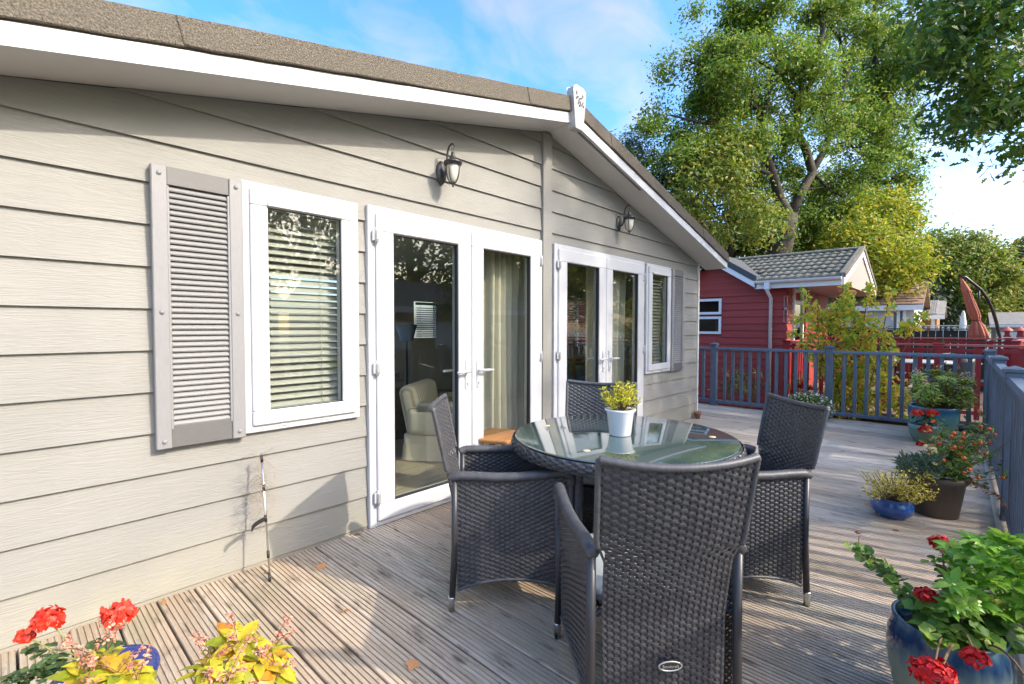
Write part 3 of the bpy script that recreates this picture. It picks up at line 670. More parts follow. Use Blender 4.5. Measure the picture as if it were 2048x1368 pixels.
CUSH = M('sage seat pad', (.50, .54, .50), .85, var=.06, vscale=60, bump=.2, bscale=400)
def make_chair(label, loc, rz, badge=False):
    t = thing('rattan_chair', label, 'chair', loc, rz, 'rattan dining chairs')
    col = lambda *a: np.stack(np.broadcast_arrays(*a), -1).astype(float)
    # back: one woven sheet from under the seat to the head, wider above the arms
    def backS(u, v):
        z = .085+(.905-.085)*(1-v); s = 2*u-1
        hw = np.where(z > .60, .2225+.03*(z-.60)/.3, .188+.010*(z-.085)/.5)
        hw = .188+.010*np.clip((z-.085)/.5, 0, 1)+np.clip((z-.622)/.02, 0, 1)*.026+.010*np.clip((z-.6)/.3, 0, 1)
        y = -.262-np.clip(z-.40, 0, 1)**1.15*.22-.018*np.clip(.4-z, 0, 1)-.03*(1-s*s)*np.clip((z-.1)/.5, .3, 1.25)
        return col(s*hw, y, z+.018*s*s*np.clip((z-.6)/.3, 0, 1))
    weave('back_weave', backS, 72, 19, t)
    u = np.linspace(0, 1, 17)
    top = backS(u, np.zeros(17)); wrapped('head_binding', top.tolist(), .0125, t)
    for s in (0., 1.):
        v = np.linspace(0, .325, 10); wrapped('back_binding', backS(np.full(10, s), v).tolist(), .0095, t)
    # sides
    for sg in (-1, 1):
        def sideS(u, v, sg=sg):
            y = -.255+u*.50
            x = .232+.018*u+.010*np.sin(np.pi*u)
            zt = .628-.012*np.sin(np.pi*u)+.018*u*u
            zb = .095+.055*np.sin(np.pi*u)**.8
            z = zt+(zb-zt)*v
            return col(sg*(x-.012*v*u), y, z)
        weave('side_weave', sideS, 46, 22, t)
        pts = [(sg*.228, -.285, .612), (sg*.236, -.25, .624)]+[(sg*(.232+.018*a+.010*math.sin(math.pi*a)), -.255+a*.5, .628-.012*math.sin(math.pi*a)+.018*a*a) for a in (.15, .35, .55, .75, .9)]
        pts += [(sg*.251, .235, .64), (sg*.251, .258, .622), (sg*.250, .262, .585)]
        wrapped('arm', pts, .021, t, .012)
        wrapped('arm_front', [(sg*.250, .262, .60), (sg*.250, .258, .48), (sg*.246, .252, .12)], .014, t)
        aa = np.linspace(0, 1, 12); wrapped('lower_binding', sideS(aa, np.ones(12)).tolist(), .0075, t)
        for (x, y, zt, back) in ((.232, -.268, .62, 1), (.246, .246, .5, 0)):
            MB().tube([(sg*(x+.006*(1-back)), y-(.012 if back else -.006), .055), (sg*x, y, .3), (sg*x, y, zt)], .0145, 10).build('leg', TUBE_DK, t)
            MB().lathe([(.0001, .004), (.0135, .004), (.0165, .062), (.0155, .066), (.0001, .066)], (sg*(x+.007*(1-back)), y-(.014 if back else -.007), .0), 12).build('foot_cap', STEEL, t)
            MB().lathe([(.0001, 0), (.0125, 0), (.0135, .005), (.0001, .006)], (sg*(x+.007*(1-back)), y-(.014 if back else -.007), .0), 12).build('foot_pad', BLACKG, t)
    def frontS(u, v):
        s = 2*u-1; zb = .14+.05*(1-s*s); return col(s*.25, .25+.01*(1-s*s), .40+(zb-.40)*v)
    weave('front_weave', frontS, 24, 26, t)
    def seatS(u, v):
        s = 2*u-1; return col(s*.235, -.25+v*.50, .402-.012*(1-s*s))
    weave('seat_weave', seatS, 40, 20, t)
    m = MB(); n = 24; prof = [(.0, 0), (.97, 0), (1, .012), (1, .03), (.96, .042), (0, .046)]
    vs_ = []; fs = []
    for r, z in prof:
        for k in range(n):
            a = 2*math.pi*k/n; c, s = math.cos(a), math.sin(a); q = (abs(c)**5+abs(s)**5)**(-.2); vs_.append((max(r, .001)*.222*q*c, .005+max(r, .001)*.232*q*s, .408+z))
    for i in range(len(prof)-1):
        for k in range(n): fs.append((i*n+k, i*n+(k+1) % n, (i+1)*n+(k+1) % n, (i+1)*n+k))
    m.add(vs_, fs, True); m.build('seat_pad', CUSH, t)
    return t
def face_rz(fx, fy_): return math.atan2(fy_, fx)-math.pi/2
chairA = make_chair('rattan armchair nearest the camera, seen from behind with an oval badge', (1.575, -1.919, 0), face_rz(.69, .725))
def chair_copy(label, loc, f):
    c = copy_tree(chairA); c.location = loc; c.rotation_euler = (0, 0, face_rz(*f)); c['label'] = label; return c
chair_copy('rattan armchair in front of the nearer double door, side on', (1.751, -1.13, 0), (.70, -.714))
chair_copy('rattan armchair on the railing side of the table, beside the open deck', (2.507, -1.906, 0), (-.72, .69))
chair_copy('rattan armchair behind the table in front of the farther double doors', (2.452, -1.115, 0), (-.934, -.357))
# oval badge, on the nearest chair only
bd = MB(); nn = 28
ring = [(.036*math.cos(2*math.pi*i/nn), .0, .0145*math.sin(2*math.pi*i/nn)) for i in range(nn+1)]
PLATE = M('badge metal', (.70, .68, .62), .35, metal=.7); bd.tube(ring, .0024, 8, caps=False)
badge = bd.build('badge', PLATE, chairA, (.012, -.2875, .258)); 
MB().add([(.034*math.cos(2*math.pi*i/nn), -.0005, .0135*math.sin(2*math.pi*i/nn)) for i in range(nn)], [tuple(range(nn))]).build('badge_field', M('badge dark field', (.05, .045, .035), .5), badge)
fc = bpy.data.curves.new('badge_lettering', 'FONT'); fc.body = 'Bowlcraft'; fc.size = .0135; fc.align_x = 'CENTER'; fc.align_y = 'CENTER'; fc.extrude = .0008
fo = bpy.data.objects.new('badge_text_source', fc); COL.objects.link(fo); bpy.context.view_layer.update(); tm = bpy.data.meshes.new_from_object(fo); bpy.data.objects.remove(fo); tm.materials.clear(); tm.materials.append(PLATE); lo = link('badge_lettering', tm, badge, (0, -.0025, 0)); lo.rotation_euler = (R(90), 0, 0)

# table
TC = Vector((2.185, -1.504, 0)); TR = .562
table = thing('patio_table', 'round dark rattan table with a greenish glass top', 'table', TC)
TGL = M('green tinted table glass', (.05, .082, .077), .03, spec=.9, coat=1.0, var=.10, vscale=5); TGL.node_tree.nodes['Principled BSDF'].inputs['IOR'].default_value = 1.75
MB().lathe([(.0001, .737), (TR-.012, .737), (TR-.009, .739), (TR-.008, .742), (TR-.010, .745), (TR-.014, .746), (.0001, .746)], seg=96).build('glass_top', TGL, table)
def rimS(u, v):
    a = 2*np.pi*u; return np.stack(np.broadcast_arrays((TR+.002+.008*np.sin(np.pi*v))*np.cos(a), (TR+.002+.008*np.sin(np.pi*v))*np.sin(a), .736-.054*v), -1)
weave('woven_rim', lambda u, v: rimS(1-u, v), 5, 110, table, amp=.003)
MB().lathe([(.0001, .733), (TR-.004, .733), (TR-.003, .684), (TR-.05, .682), (.0001, .682)], seg=64).build('table_bed', RATTAN, table)
for k in range(4):
    a = R(43+180+48+90*k); c, s = math.cos(a), math.sin(a)
    wrapped('leg', [(.40*c, .40*s, .67), (.405*c, .405*s, .4), (.43*c, .43*s, .06)], .022, table)
    MB().lathe([(.0001, .0), (.016, .0), (.019, .06), (.0001, .062)], (.432*c, .432*s, 0), 12).build('foot_cap', STEEL, table)
def lowS(u, v):
    s = 2*u-1; return np.stack(np.broadcast_arrays(s*.27, -.27+.54*v, .22+0*u), -1)
weave('lower_shelf', lowS, 30, 18, table)
for (dx, dy) in ((.26, -.36), (-.40, -.05), (-.1, .42)):
    MB().lathe([(.0001, .7475), (.016, .7475), (.017, .7465)], seg=14).build('suction_pad', M('amber pad', (.62, .52, .28), .4), table, (dx, dy, 0))

# ------------------------------------------------------------------ stake light leaning by the wall
st = thing('garden_stake', 'thin steel stake light with black collars and dried tendrils leaning by the cladding', 'stake light', (.916, -.222, 0))
p0 = Vector((0, 0, 0)); p1 = Vector((.012, .125, .632))
MB().tube([p0, p1], .0048, 8).build('rod', STEEL, st)
for t in (.02, .2, .48, .72, .95):
    MB().tube([p0.lerp(p1, t-.02), p0.lerp(p1, t+.035)], .0072, 8).build('collar', BLACKG, st)
hp = [p0.lerp(p1, .5)+Vector((-.003-.085*math.sin(a*.9), -.055*(1-math.cos(a)), -.01-.012*a)) for a in [i*.16 for i in range(10)]]
m = MB()
for i in range(9):
    a, b = hp[i], hp[i+1]; m.add([a+Vector((0, 0, .011)), b+Vector((0, 0, .011)), b-Vector((0, 0, .011)), a-Vector((0, 0, .011)), a+Vector((.003, -.004, .011)), b+Vector((.003, -.004, .011)), b-Vector((-.003, .004, .011)), a-Vector((-.003, .004, .011))], [(0, 1, 2, 3), (7, 6, 5, 4), (0, 4, 5, 1), (3, 2, 6, 7)])
m.build('solar_arm', BLACKG, st)
m = MB()
for i in range(80):
    q = p0.lerp(p1, random.uniform(.45, 1.0)); pts = [q]; d = Vector((random.uniform(-1, 1), random.uniform(-.2, .5), random.uniform(-.3, 1))).normalized()
    for k in range(6):
        d = (d+Vector((random.uniform(-.6, .6), random.uniform(-.3, .3), random.uniform(-.7, .45)))).normalized(); pts.append(pts[-1]+d*random.uniform(.008, .024)); pts[-1].y = min(pts[-1].y, .205)
    m.tube(pts, .0010, 4, caps=False)
tag(m.build('dried_tendril', M('dry twig', (.30, .24, .17), .9), st), kind='stuff')

# ------------------------------------------------------------------ inside the lodge
FAB = bpy.data.materials.new('striped cream fabric'); FAB.use_nodes = True
_n = FAB.node_tree.nodes; _l = FAB.node_tree.links; _tc = _n.new('ShaderNodeTexCoord'); _w = _n.new('ShaderNodeTexWave'); _w.bands_direction = 'X'; _w.inputs['Scale'].default_value = 6.0; _w.inputs['Distortion'].default_value = .3
_r = _n.new('ShaderNodeValToRGB'); _r.color_ramp.elements[0].position = .12; _r.color_ramp.elements[0].color = (.48, .40, .28, 1); _r.color_ramp.elements[1].position = .3; _r.color_ramp.elements[1].color = (.72, .67, .55, 1)
_l.new(_tc.outputs['Object'], _w.inputs[0]); _l.new(_w.outputs['Fac'], _r.inputs[0]); _l.new(_r.outputs[0], _n['Principled BSDF'].inputs['Base Color']); _n['Principled BSDF'].inputs['Roughness'].default_value = .9
MATS['stripe'] = FAB
def soft_box(name, dims, loc, mat, parent, bev=.06, rot=(0, 0, 0)):
    m = MB().box(-dims[0]/2, dims[0]/2, -dims[1]/2, dims[1]/2, -dims[2]/2, dims[2]/2); o = m.build(name, mat, parent, loc); o.rotation_euler = rot
    b = o.modifiers.new('b', 'BEVEL'); b.width = bev; b.segments = 4; o.data.polygons.foreach_set('use_smooth', [True]*len(o.data.polygons)); return o
def armchair(label, loc, rz, fab):
    t = thing('armchair', label, 'armchair', loc, rz)
    soft_box('base', (.78, .74, .24), (0, 0, .20), fab, t, .03); soft_box('seat_cushion', (.50, .62, .17), (0, -.05, .40), fab, t, .06)
    soft_box('backrest', (.76, .2, .62), (0, .30, .56), fab, t, .09, (R(-10), 0, 0))
    for s in (-1, 1):
        soft_box('arm', (.17, .70, .34), (s*.34, -.01, .46), fab, t, .08)
        MB().tube([(s*.34, -.34, .60), (s*.34, .2, .60)], .085, 14).build('arm_roll', fab, t)
    m = MB(); n = 60; vs_ = []
    for i in range(n+1):
        q = i/n*4; e = int(min(q, 3.999)); f = q-e; cx, cy = [(-.39+.78*f, -.37), (.39, -.37+.74*f), (.39-.78*f, .37), (-.39, .37-.74*f)][e]
        wv = 1+.018*math.sin(i*1.9); vs_ += [(cx, cy, .20), (cx*(1.03*wv), cy*(1.03*wv), .01)]
    m.add(vs_, [(2*i, 2*i+1, 2*i+3, 2*i+2) for i in range(n)], True); m.build('skirt', fab, t)
    return t
ac = on_z(872, 915, .03)
armchair('striped cream armchair just inside the nearer double door', (ac.x+.22, ac.y+.06, .03), R(35), FAB).scale = (.95, .95, .82)
ac2 = on_z(975, 880, .03)
armchair('pale striped armchair half hidden by the curtain inside the nearer doors', (ac2.x+.35, ac2.y+.25, .03), R(-40), FAB)
GREYF = M('brown grey upholstery', (.11, .095, .08), .9, var=.2, vscale=20)
ac3 = on_z(800, 880, .03)
armchair('dark upholstered armchair in the shadow deep inside the nearer door', (ac3.x-.05, ac3.y+.5, .03), R(60), GREYF)
ac3b = Vector((ac3.x+.1, ac3.y+.2, .03))
OAKW = M('honey oak', (.34, .155, .05), .4, var=.3, vscale=6, stretch=(1, 10, 1))
ctp = on_z(985, 878, .42)
t = thing('coffee_table', 'low honey wood table inside beside the curtain', 'table', (ctp.x+.12, ctp.y+.06, .03), R(20))
soft_box('top', (.42, .34, .03), (0, 0, .385), OAKW, t, .012)
for a in (-.17, .17):
    for b in (-.13, .13): MB().box(a-.02, a+.02, b-.02, b+.02, 0, .37).build('leg', OAKW, t)
dc = on_z(1150, 830, .03)
t = thing('dining_chair', 'honey wood cross back dining chair inside the farther doors', 'chair', (5.05, .9, .03), R(-20)); t.scale = (1.08, 1.08, 1.1)
for x in (-.19, .19):
    MB().tube([(x, .19, 0), (x, .2, .45), (x*1.08, .27, 1.05)], .02, 8).build('back_post', OAKW, t); MB().tube([(x, -.19, 0), (x, -.19, .45)], .02, 8).build('leg', OAKW, t)
soft_box('seat', (.44, .44, .035), (0, 0, .46), OAKW, t, .012)
MB().box(-.2, .2, .245, .27, .93, 1.04, .006).build('top_rail', OAKW, t); MB().box(-.19, .19, .215, .24, .62, .67, .006).build('lower_rail', OAKW, t)
MB().tube([(-.18, .225, .67), (0, .245, .8), (.18, .26, .93)], .011, 6).build('cross_bar', OAKW, t); MB().tube([(.18, .225, .67), (0, .243, .79), (-.18, .26, .93)], .011, 6).build('cross_bar', OAKW, t)
t = thing('dining_table', 'wooden dining table inside the farther doors', 'table', (5.75, 1.65, .03), 0)
soft_box('top', (1.3, .9, .04), (0, 0, .74), OAKW, t, .012)
for a in (-.55, .55):
    for b in (-.36, .36): MB().box(a-.035, a+.035, b-.035, b+.035, 0, .72).build('leg', OAKW, t)
tag(MB().lathe([(.0001, 0), (.05, 0), (.11, .03), (.135, .055), (.13, .055), (.1, .032), (.0001, .01)], seg=24).build('bowl', M('red glazed bowl', (.55, .05, .03), .3), None, (5.72, 1.32, .79)), 'small red bowl on the dining table inside', 'bowl')
CURT = M('cream curtain', (.80, .76, .65), .85, var=.1, vscale=9, stretch=(6, 6, .3), transl=.3)
def curtain(label, x0, x1, y, z0=.04, z1=2.3, n=90, gather=.4):
    V = []; F = []; rows = 14
    for j in range(rows+1):
        v = j/rows
        for i in range(n+1):
            u = i/n; x = x0+(x1-x0)*(u*(1-.10*math.sin(math.pi*v)*gather)); V.append((x, y+.035*math.sin(u*n*.42+.6*math.sin(v*2.2))+.012*math.sin(u*31+v*3), z1+(z0-z1)*v))
    for j in range(rows):
        for i in range(n): o = j*(n+1)+i; F.append((o, o+1, o+n+2, o+n+1))
    m = MB().add(V, F, True); o = m.build('curtain', CURT); s_ = o.modifiers.new('s', 'SOLIDIFY'); s_.thickness = .004
    return tag(o, label, 'curtain')
curtain('cream curtain gathered at the right of the nearer double doors', 2.86, 3.36, .22)
curtain('cream curtain across the right leaf of the farther double doors', 4.42, 5.20, .22)
t = thing('floor_lamp', 'slim lamp with a tall blue grey vase shape standing inside the nearer door', 'lamp', (ac3b.x+1.1, ac3b.y+1.4, .03))
MB().lathe([(.0001, 0), (.12, 0), (.12, .02), (.02, .03), (.016, 1.1), (.0001, 1.1)], seg=16).build('stand', METAL_DK, t); MB().lathe([(.09, 1.05), (.16, 1.3), (.155, 1.3), (.085, 1.05)], seg=20).build('lamp_shade', M('blue grey shade', (.22, .27, .36), .8), t)
# ------------------------------------------------------------------ pots and plants on the deck
def lance_t(w=.16, arc=.10, n=4):
    pts = []; fs = []
    for i in range(n+1):
        t = i/n; ww = w*(math.sin(math.pi*t**.85)**.9 if 0 < t < 1 else .0)+.004; z = arc*math.sin(math.pi*t)-arc*1.3*t*t
        pts += [(t, ww, z+ww*.28), (t, 0, z), (t, -ww, z+ww*.28)]
    for i in range(n):
        o = 3*i; fs += [(o+1, o+4, o+3, o), (o+2, o+5, o+4, o+1)]
    return tmpl(pts, fs)
LEAF['lance'] = lance_t(); LEAF['petal'] = tmpl([(0, 0, 0), (.5, .34, .10), (1, .22, .02), (1.06, 0, .0), (1, -.22, .02), (.5, -.34, .10), (.5, 0, .02)], [(0, 6, 1), (6, 2, 1), (6, 3, 2), (6, 4, 3), (6, 5, 4), (6, 0, 5)])
def scallop(n=15):
    pts = [(.38, 0, -.07)]
    for i in range(n):
        a = -math.pi*.93+1.86*math.pi*i/(n-1); r = .5*(1.0 if i % 2 else .88); pts.append((.38+r*math.cos(a), r*1.12*math.sin(a), .05+.07*math.sin(a*3+1)))
    return tmpl(pts, [(0, i, i+1) for i in range(1, n)])
LEAF['geranium'] = scallop()
G_GREEN = [(.07, .17, .02), (.11, .24, .028), (.17, .31, .04), (.26, .36, .045)]
PETAL_RED = M('red geranium petal', (.5, .01, .008), .5, island=[(.42, .004, .006), (.62, .012, .012), (.78, .03, .02)], transl=.25)
PETAL_SCARLET = M('scarlet geranium petal', (.7, .05, .02), .5, island=[(.62, .02, .01), (.78, .05, .02), (.85, .10, .04)], transl=.25)
GER_LEAF = M('geranium leaf', (.1, .2, .03), .55, island=G_GREEN, transl=.3, var=.25, vscale=60)
GER_DARK = M('dark geranium leaf', (.05, .1, .03), .55, island=[(.035, .075, .02), (.06, .11, .03), (.10, .13, .04)], transl=.25)
LUSH = M('bright fleshy leaf', (.1, .3, .03), .4, island=[(.09, .25, .02), (.15, .36, .03), (.24, .46, .05), (.34, .52, .07)], transl=.35)
YEL_LEAF = M('yellow green pieris leaf', (.5, .5, .03), .4, island=[(.30, .36, .02), (.52, .50, .03), (.68, .58, .04), (.66, .46, .03), (.60, .22, .03)], transl=.35, var=.35, vscale=70)
PINK_BUD = M('pink flower bud', (.55, .22, .15), .6, island=[(.48, .14, .10), (.6, .26, .17), (.66, .40, .25)], transl=.2)
STEM = M('brown stem', (.16, .10, .05), .8, var=.3, vscale=40)
GSTEM = M('green stem', (.20, .22, .07), .7)
SOIL = M('potting soil', (.035, .024, .016), .95, var=.5, vscale=60, bump=.6, bscale=120)
def glaze(name, stops, rough=.12, streak=7.0, zscale=1.0, amp=.06):
    m = bpy.data.materials.new(name); m.use_nodes = True; N = m.node_tree.nodes; L = m.node_tree.links; b = N['Principled BSDF']
    tc_ = N.new('ShaderNodeTexCoord'); sp = N.new('ShaderNodeSeparateXYZ'); L.new(tc_.outputs['Object'], sp.inputs[0])
    mp_ = N.new('ShaderNodeMapping'); mp_.inputs['Scale'].default_value = (streak*5, streak*5, streak*.5); L.new(tc_.outputs['Object'], mp_.inputs[0])
    no = N.new('ShaderNodeTexNoise'); no.inputs['Scale'].default_value = 1.0; no.inputs['Detail'].default_value = 5; L.new(mp_.outputs[0], no.inputs['Vector'])
    ma = N.new('ShaderNodeMath'); ma.operation = 'MULTIPLY_ADD'; ma.inputs[1].default_value = amp*2; L.new(no.outputs['Fac'], ma.inputs[0]); L.new(sp.outputs[2], ma.inputs[2])
    mu = N.new('ShaderNodeMath'); mu.operation = 'MULTIPLY'; mu.inputs[1].default_value = zscale; L.new(ma.outputs[0], mu.inputs[0])
    r = N.new('ShaderNodeValToRGB'); e = r.color_ramp.elements; e[0].position = stops[0][0]; e[0].color = (*stops[0][1], 1); e[1].position = stops[-1][0]; e[1].color = (*stops[-1][1], 1)
    for p, c in stops[1:-1]:
        x = e.new(p); x.color = (*c, 1)
    L.new(mu.outputs[0], r.inputs[0]); L.new(r.outputs[0], b.inputs['Base Color']); b.inputs['Roughness'].default_value = rough; b.inputs['Coat Weight'].default_value = .5
    MATS[name] = m; return m
SEA = glaze('sea blue drip glaze', [(.48, (.24, .265, .18)), (.62, (.19, .24, .175)), (.70, (.11, .16, .16)), (.76, (.05, .09, .13)), (.81, (.012, .038, .095)), (.87, (.016, .055, .13)), (.95, (.09, .165, .22))], zscale=2.45, amp=.05)
TEAL = glaze('teal band glaze', [(.3, (.14, .24, .18)), (.5, (.10, .23, .22)), (.66, (.07, .22, .26)), (.78, (.02, .12, .25)), (.9, (.09, .22, .30)), (1.0, (.05, .16, .28))], zscale=2.2, amp=.03)
COBALT = M('cobalt glaze', (.012, .085, .32), .12, var=.15, vscale=8, coat=.6)
NAVY = M('navy glaze', (.01, .025, .16), .15, coat=.6)
BROWNP = M('brown plastic pot', (.095, .075, .06), .6, var=.12, vscale=14, bump=.15, bscale=30)
TERRA = M('terracotta', (.30, .13, .07), .85, var=.2, vscale=20)
WHITEP = M('white glazed pot', (.78, .80, .83), .2, coat=.4)

def pot_parts(t, prof, mat, soil_z, soil_r, seg=40):
    MB().lathe(prof, seg=seg).build('pot', mat, t); MB().lathe([(.0001, soil_z+.006), (soil_r*.6, soil_z+.004), (soil_r, soil_z-.004)], seg=24).build('soil', SOIL, t)
def flower_head(name, c, r, mat, parent, n=70, size=.02, facing=Vector((0, 0, 1))):
    d = RNG.normal(size=(n, 3)); d = unit(d); d[:, 2] = np.where(d[:, 2] < -.25, -d[:, 2], d[:, 2]); rr_ = r*RNG.uniform(.62, 1.0, size=n)
    P = np.array(c)+d*rr_[:, None]*np.array([1, 1, .8]); T = unit(np.cross(d, RNG.normal(size=(n, 3))))
    P = P-T*size*.5
    me = leaf_mesh(name, P, RNG.uniform(.8, 1.2, size=n)*size, 'petal', mat, T=T+.3*d, Nn=d+RNG.normal(size=(n, 3))*.35)
    return link(name, me, parent)
def rel(t, p): return tuple(Vector(p)-Vector(t.location))
def curve(p0, p1, bend, n=7):
    p0, p1, bend = Vector(p0), Vector(p1), Vector(bend); return [p0.lerp(p1, i/n)+bend*(4*(i/n)*(1-i/n)) for i in range(n+1)]

# --- big sea-blue pot, right foreground
bp_ = Vector((2.10, -2.755, 0)); t = thing('planter', 'big sea blue glazed planter of red geraniums at the right front corner', 'planter', bp_)
prof = [(.0001, 0), (.095, 0), (.105, .01), (.128, .06), (.148, .13), (.158, .20), (.158, .255), (.150, .30), (.143, .322), (.146, .333), (.140, .338), (.132, .333), (.130, .30), (.0001, .29)]
MB().lathe(prof, seg=56).build('pot', SEA, t); MB().lathe([(.0001, .304), (.08, .302), (.131, .296)], seg=24).build('soil', SOIL, t)
P = []; T_ = []; N_ = []; S_ = []; stems = MB()
def ger_leaf_ball(cx, n, rad, size, zlo=.0):
    for i in range(n):
        d = Vector((random.gauss(0, 1), random.gauss(0, 1), random.gauss(.25, .8))).normalized()*rad*random.uniform(.5, 1)
        p = Vector(cx)+d; P.append(p); N_.append((d.x*3, d.y*3, abs(d.z)*3+.18)); T_.append((d.x+random.gauss(0, .3), d.y+random.gauss(0, .3), -.2)); S_.append(size*random.uniform(.7, 1.25))
for px, py, d, rad, n in ((1855, 1215, 1.52, .055, 26), (1900, 1245, 1.46, .06, 30), (1950, 1270, 1.45, .05, 22), (1870, 1262, 1.42, .035, 14), (2000, 1262, 1.5, .06, 26), (1920, 1175, 1.6, .06, 24), (1990, 1230, 1.5, .06, 20), (1880, 1130, 1.65, .04, 12)):
    c = at_depth(px, py, d)-bp_; ger_leaf_ball(c, n, rad, .048); stems.tube(curve((random.uniform(-.06, .06), random.uniform(-.06, .06), .30), c, (0, 0, .02)), .004, 6)
tip = at_depth(1716, 1105, 1.86)-bp_; root_ = at_depth(1822, 1212, 1.58)-bp_
trail = curve((-.02, .06, .31), root_, (0, 0, .02), 4)+curve(root_, tip, (.0, .0, .03), 12)[1:]
stems.tube(trail, [.0045]*len(trail), 6); stems.tube(curve(tip, at_depth(1718, 1072, 1.88)-bp_, (0, 0, 0), 3), .0018, 5)
for q in trail[4:]:
    for j in range(4):
        p = q+Vector((random.gauss(0, .014), random.gauss(0, .014), random.gauss(.004, .01))); P.append(p); N_.append((random.gauss(0, .6)-.4, random.gauss(0, .6)-.4, .9)); T_.append((random.gauss(0, 1), random.gauss(0, 1), 0)); S_.append(random.uniform(.022, .042))
link('geranium_leaf', leaf_mesh('geranium_leaf', P, S_, 'geranium', GER_LEAF, T=T_, Nn=N_), t)['kind'] = 'stuff'
for (px, py, d, r, n) in ((1883, 1092, 1.62, .036, 120), (1852, 1195, 1.50, .032, 90), (1866, 1352, 1.22, .048, 190), (1952, 1318, 1.30, .030, 80)):
    c = at_depth(px, py, d)-bp_; flower_head('flower_head', c, r, PETAL_RED, t, n, .021)
    stems.tube(curve((c.x*.2, c.y*.2, .31), c, (0, 0, .05)), .0026, 6)
flower_head('flower_head', at_depth(1716, 1066, 1.88)-bp_, .010, PINK_BUD, t, 14, .012)
stems.tube(curve(at_depth(1905, 1290, 1.36)-bp_, at_depth(1880, 1345, 1.25)-bp_, (0, 0, .01)), .004, 6)
stems.tube(curve(at_depth(1975, 1290, 1.40)-bp_, at_depth(2048, 1350, 1.30)-bp_, (0, 0, .02)), .003, 6)
stems.build('stem', STEM, t)
P = []; T_ = []; N_ = []; S_ = []
for i in range(230):
    c = at_depth(random.uniform(1900, 2115), random.uniform(1080, 1240), random.uniform(1.40, 1.76))-bp_
    ax = Vector((random.gauss(0, .5), random.gauss(0, .5), 1)).normalized()
    for j in range(11):
        a = j*2.4+i; o = ax.orthogonal().normalized(); b2 = ax.cross(o); rd = o*math.cos(a)+b2*math.sin(a); e = .25+.08*j
        P.append(c+rd*.004); T_.append(rd+ax*(.15+.09*j)); N_.append(ax*1-rd*.3); S_.append(random.uniform(.026, .048)*(1.15-.05*j)*random.uniform(.8, 1.2))
link('fleshy_leaf', leaf_mesh('fleshy_leaf', P, S_, 'lance', LUSH, T=T_, Nn=N_, width=1.25, smooth=True), t)['kind'] = 'stuff'

# --- pieris shrubs, bottom left
def pieris(label, centers, pot_loc, pot_h, mat_pot, leaf=.086, mat=YEL_LEAF, buds=True, name='pieris_shrub', per=13, width=1.35, budlen=.075):
    t = thing(name, label, 'shrub', pot_loc); P = []; T_ = []; N_ = []; S_ = []; st = MB(); BP = []; BS = []
    r = .13
    if mat_pot: pot_parts(t, [(.0001, 0), (r*.72, 0), (r*.98, pot_h-.05), (r*1.1, pot_h-.045), (r*1.1, pot_h), (r*1.0, pot_h), (r*.96, pot_h-.03), (.0001, pot_h-.03)], mat_pot, pot_h-.03, r*.95)
    for c, k in centers:
        c = Vector(c)-Vector(pot_loc); st.tube(curve((random.uniform(-.03, .03), random.uniform(-.03, .03), pot_h-.03), c, (random.gauss(0, .02), random.gauss(0, .02), 0)), .004, 6)
        ax = Vector((c.x*.8+random.gauss(0, .1), c.y*.8+random.gauss(0, .1), .28)).normalized()*1.0
        o = ax.orthogonal().normalized(); b2 = ax.cross(o)
        for j in range(per):
            a = j*2.39996+random.uniform(-.2, .2); rd = o*math.cos(a)+b2*math.sin(a); e = j/per
            P.append(c-ax*.03*(1-e)+rd*.004); T_.append(rd*(1.0-.45*e)+ax*(.05+.75*e)); N_.append(ax*1.0-rd*.25+Vector((0, 0, .1))); S_.append(leaf*k*random.uniform(.8, 1.15)*(1-.35*e))
        if buds:
            for q in range(2):
                d = (Vector((random.gauss(0, .8), random.gauss(0, .8), .8))).normalized(); pp = curve(c, c+d*budlen*random.uniform(.7, 1.3), (0, 0, .012), 8); st.tube(pp, .0011, 4)
                for z in pp[2:]:
                    for w in range(4): BP.append(z+Vector((random.gauss(0, .004), random.gauss(0, .004), random.gauss(0, .004)))); BS.append(random.uniform(.006, .011))
    link('shrub_leaf', leaf_mesh('shrub_leaf', P, S_, 'lance', mat, T=T_, Nn=N_, width=width, smooth=True), t)['kind'] = 'stuff'
    st.build('stem', STEM, t)
    if BP: link('flower_bud', leaf_mesh('flower_bud', BP, BS, 'petal', PINK_BUD), t)['kind'] = 'stuff'
    return t
pa = [(at_depth(px, py, d), k) for px, py, d, k in ((475, 1282, 1.22, 1), (430, 1330, 1.17, 1), (520, 1322, 1.2, 1), (455, 1362, 1.12, 1), (400, 1392, 1.1, .9), (560, 1345, 1.2, .85), (500, 1400, 1.12, 1), (430, 1300, 1.26, .8), (545, 1300, 1.25, .75))]
pieris('yellow leaved shrub with pink buds in the bottom left foreground, nearer the table', pa, (.40, -1.40, 0), .26, TERRA)
pb = [(at_depth(px, py, d), k) for px, py, d, k in ((170, 1352, 1.12, 1), (235, 1345, 1.10, 1), (130, 1385, 1.08, 1), (275, 1365, 1.1, .9), (205, 1395, 1.06, 1), (190, 1318, 1.16, .55), (215, 1300, 1.18, .5))]
pieris('yellow leaved shrub with pink buds in the bottom left corner', pb, (.13, -1.31, 0), .30, TERRA)
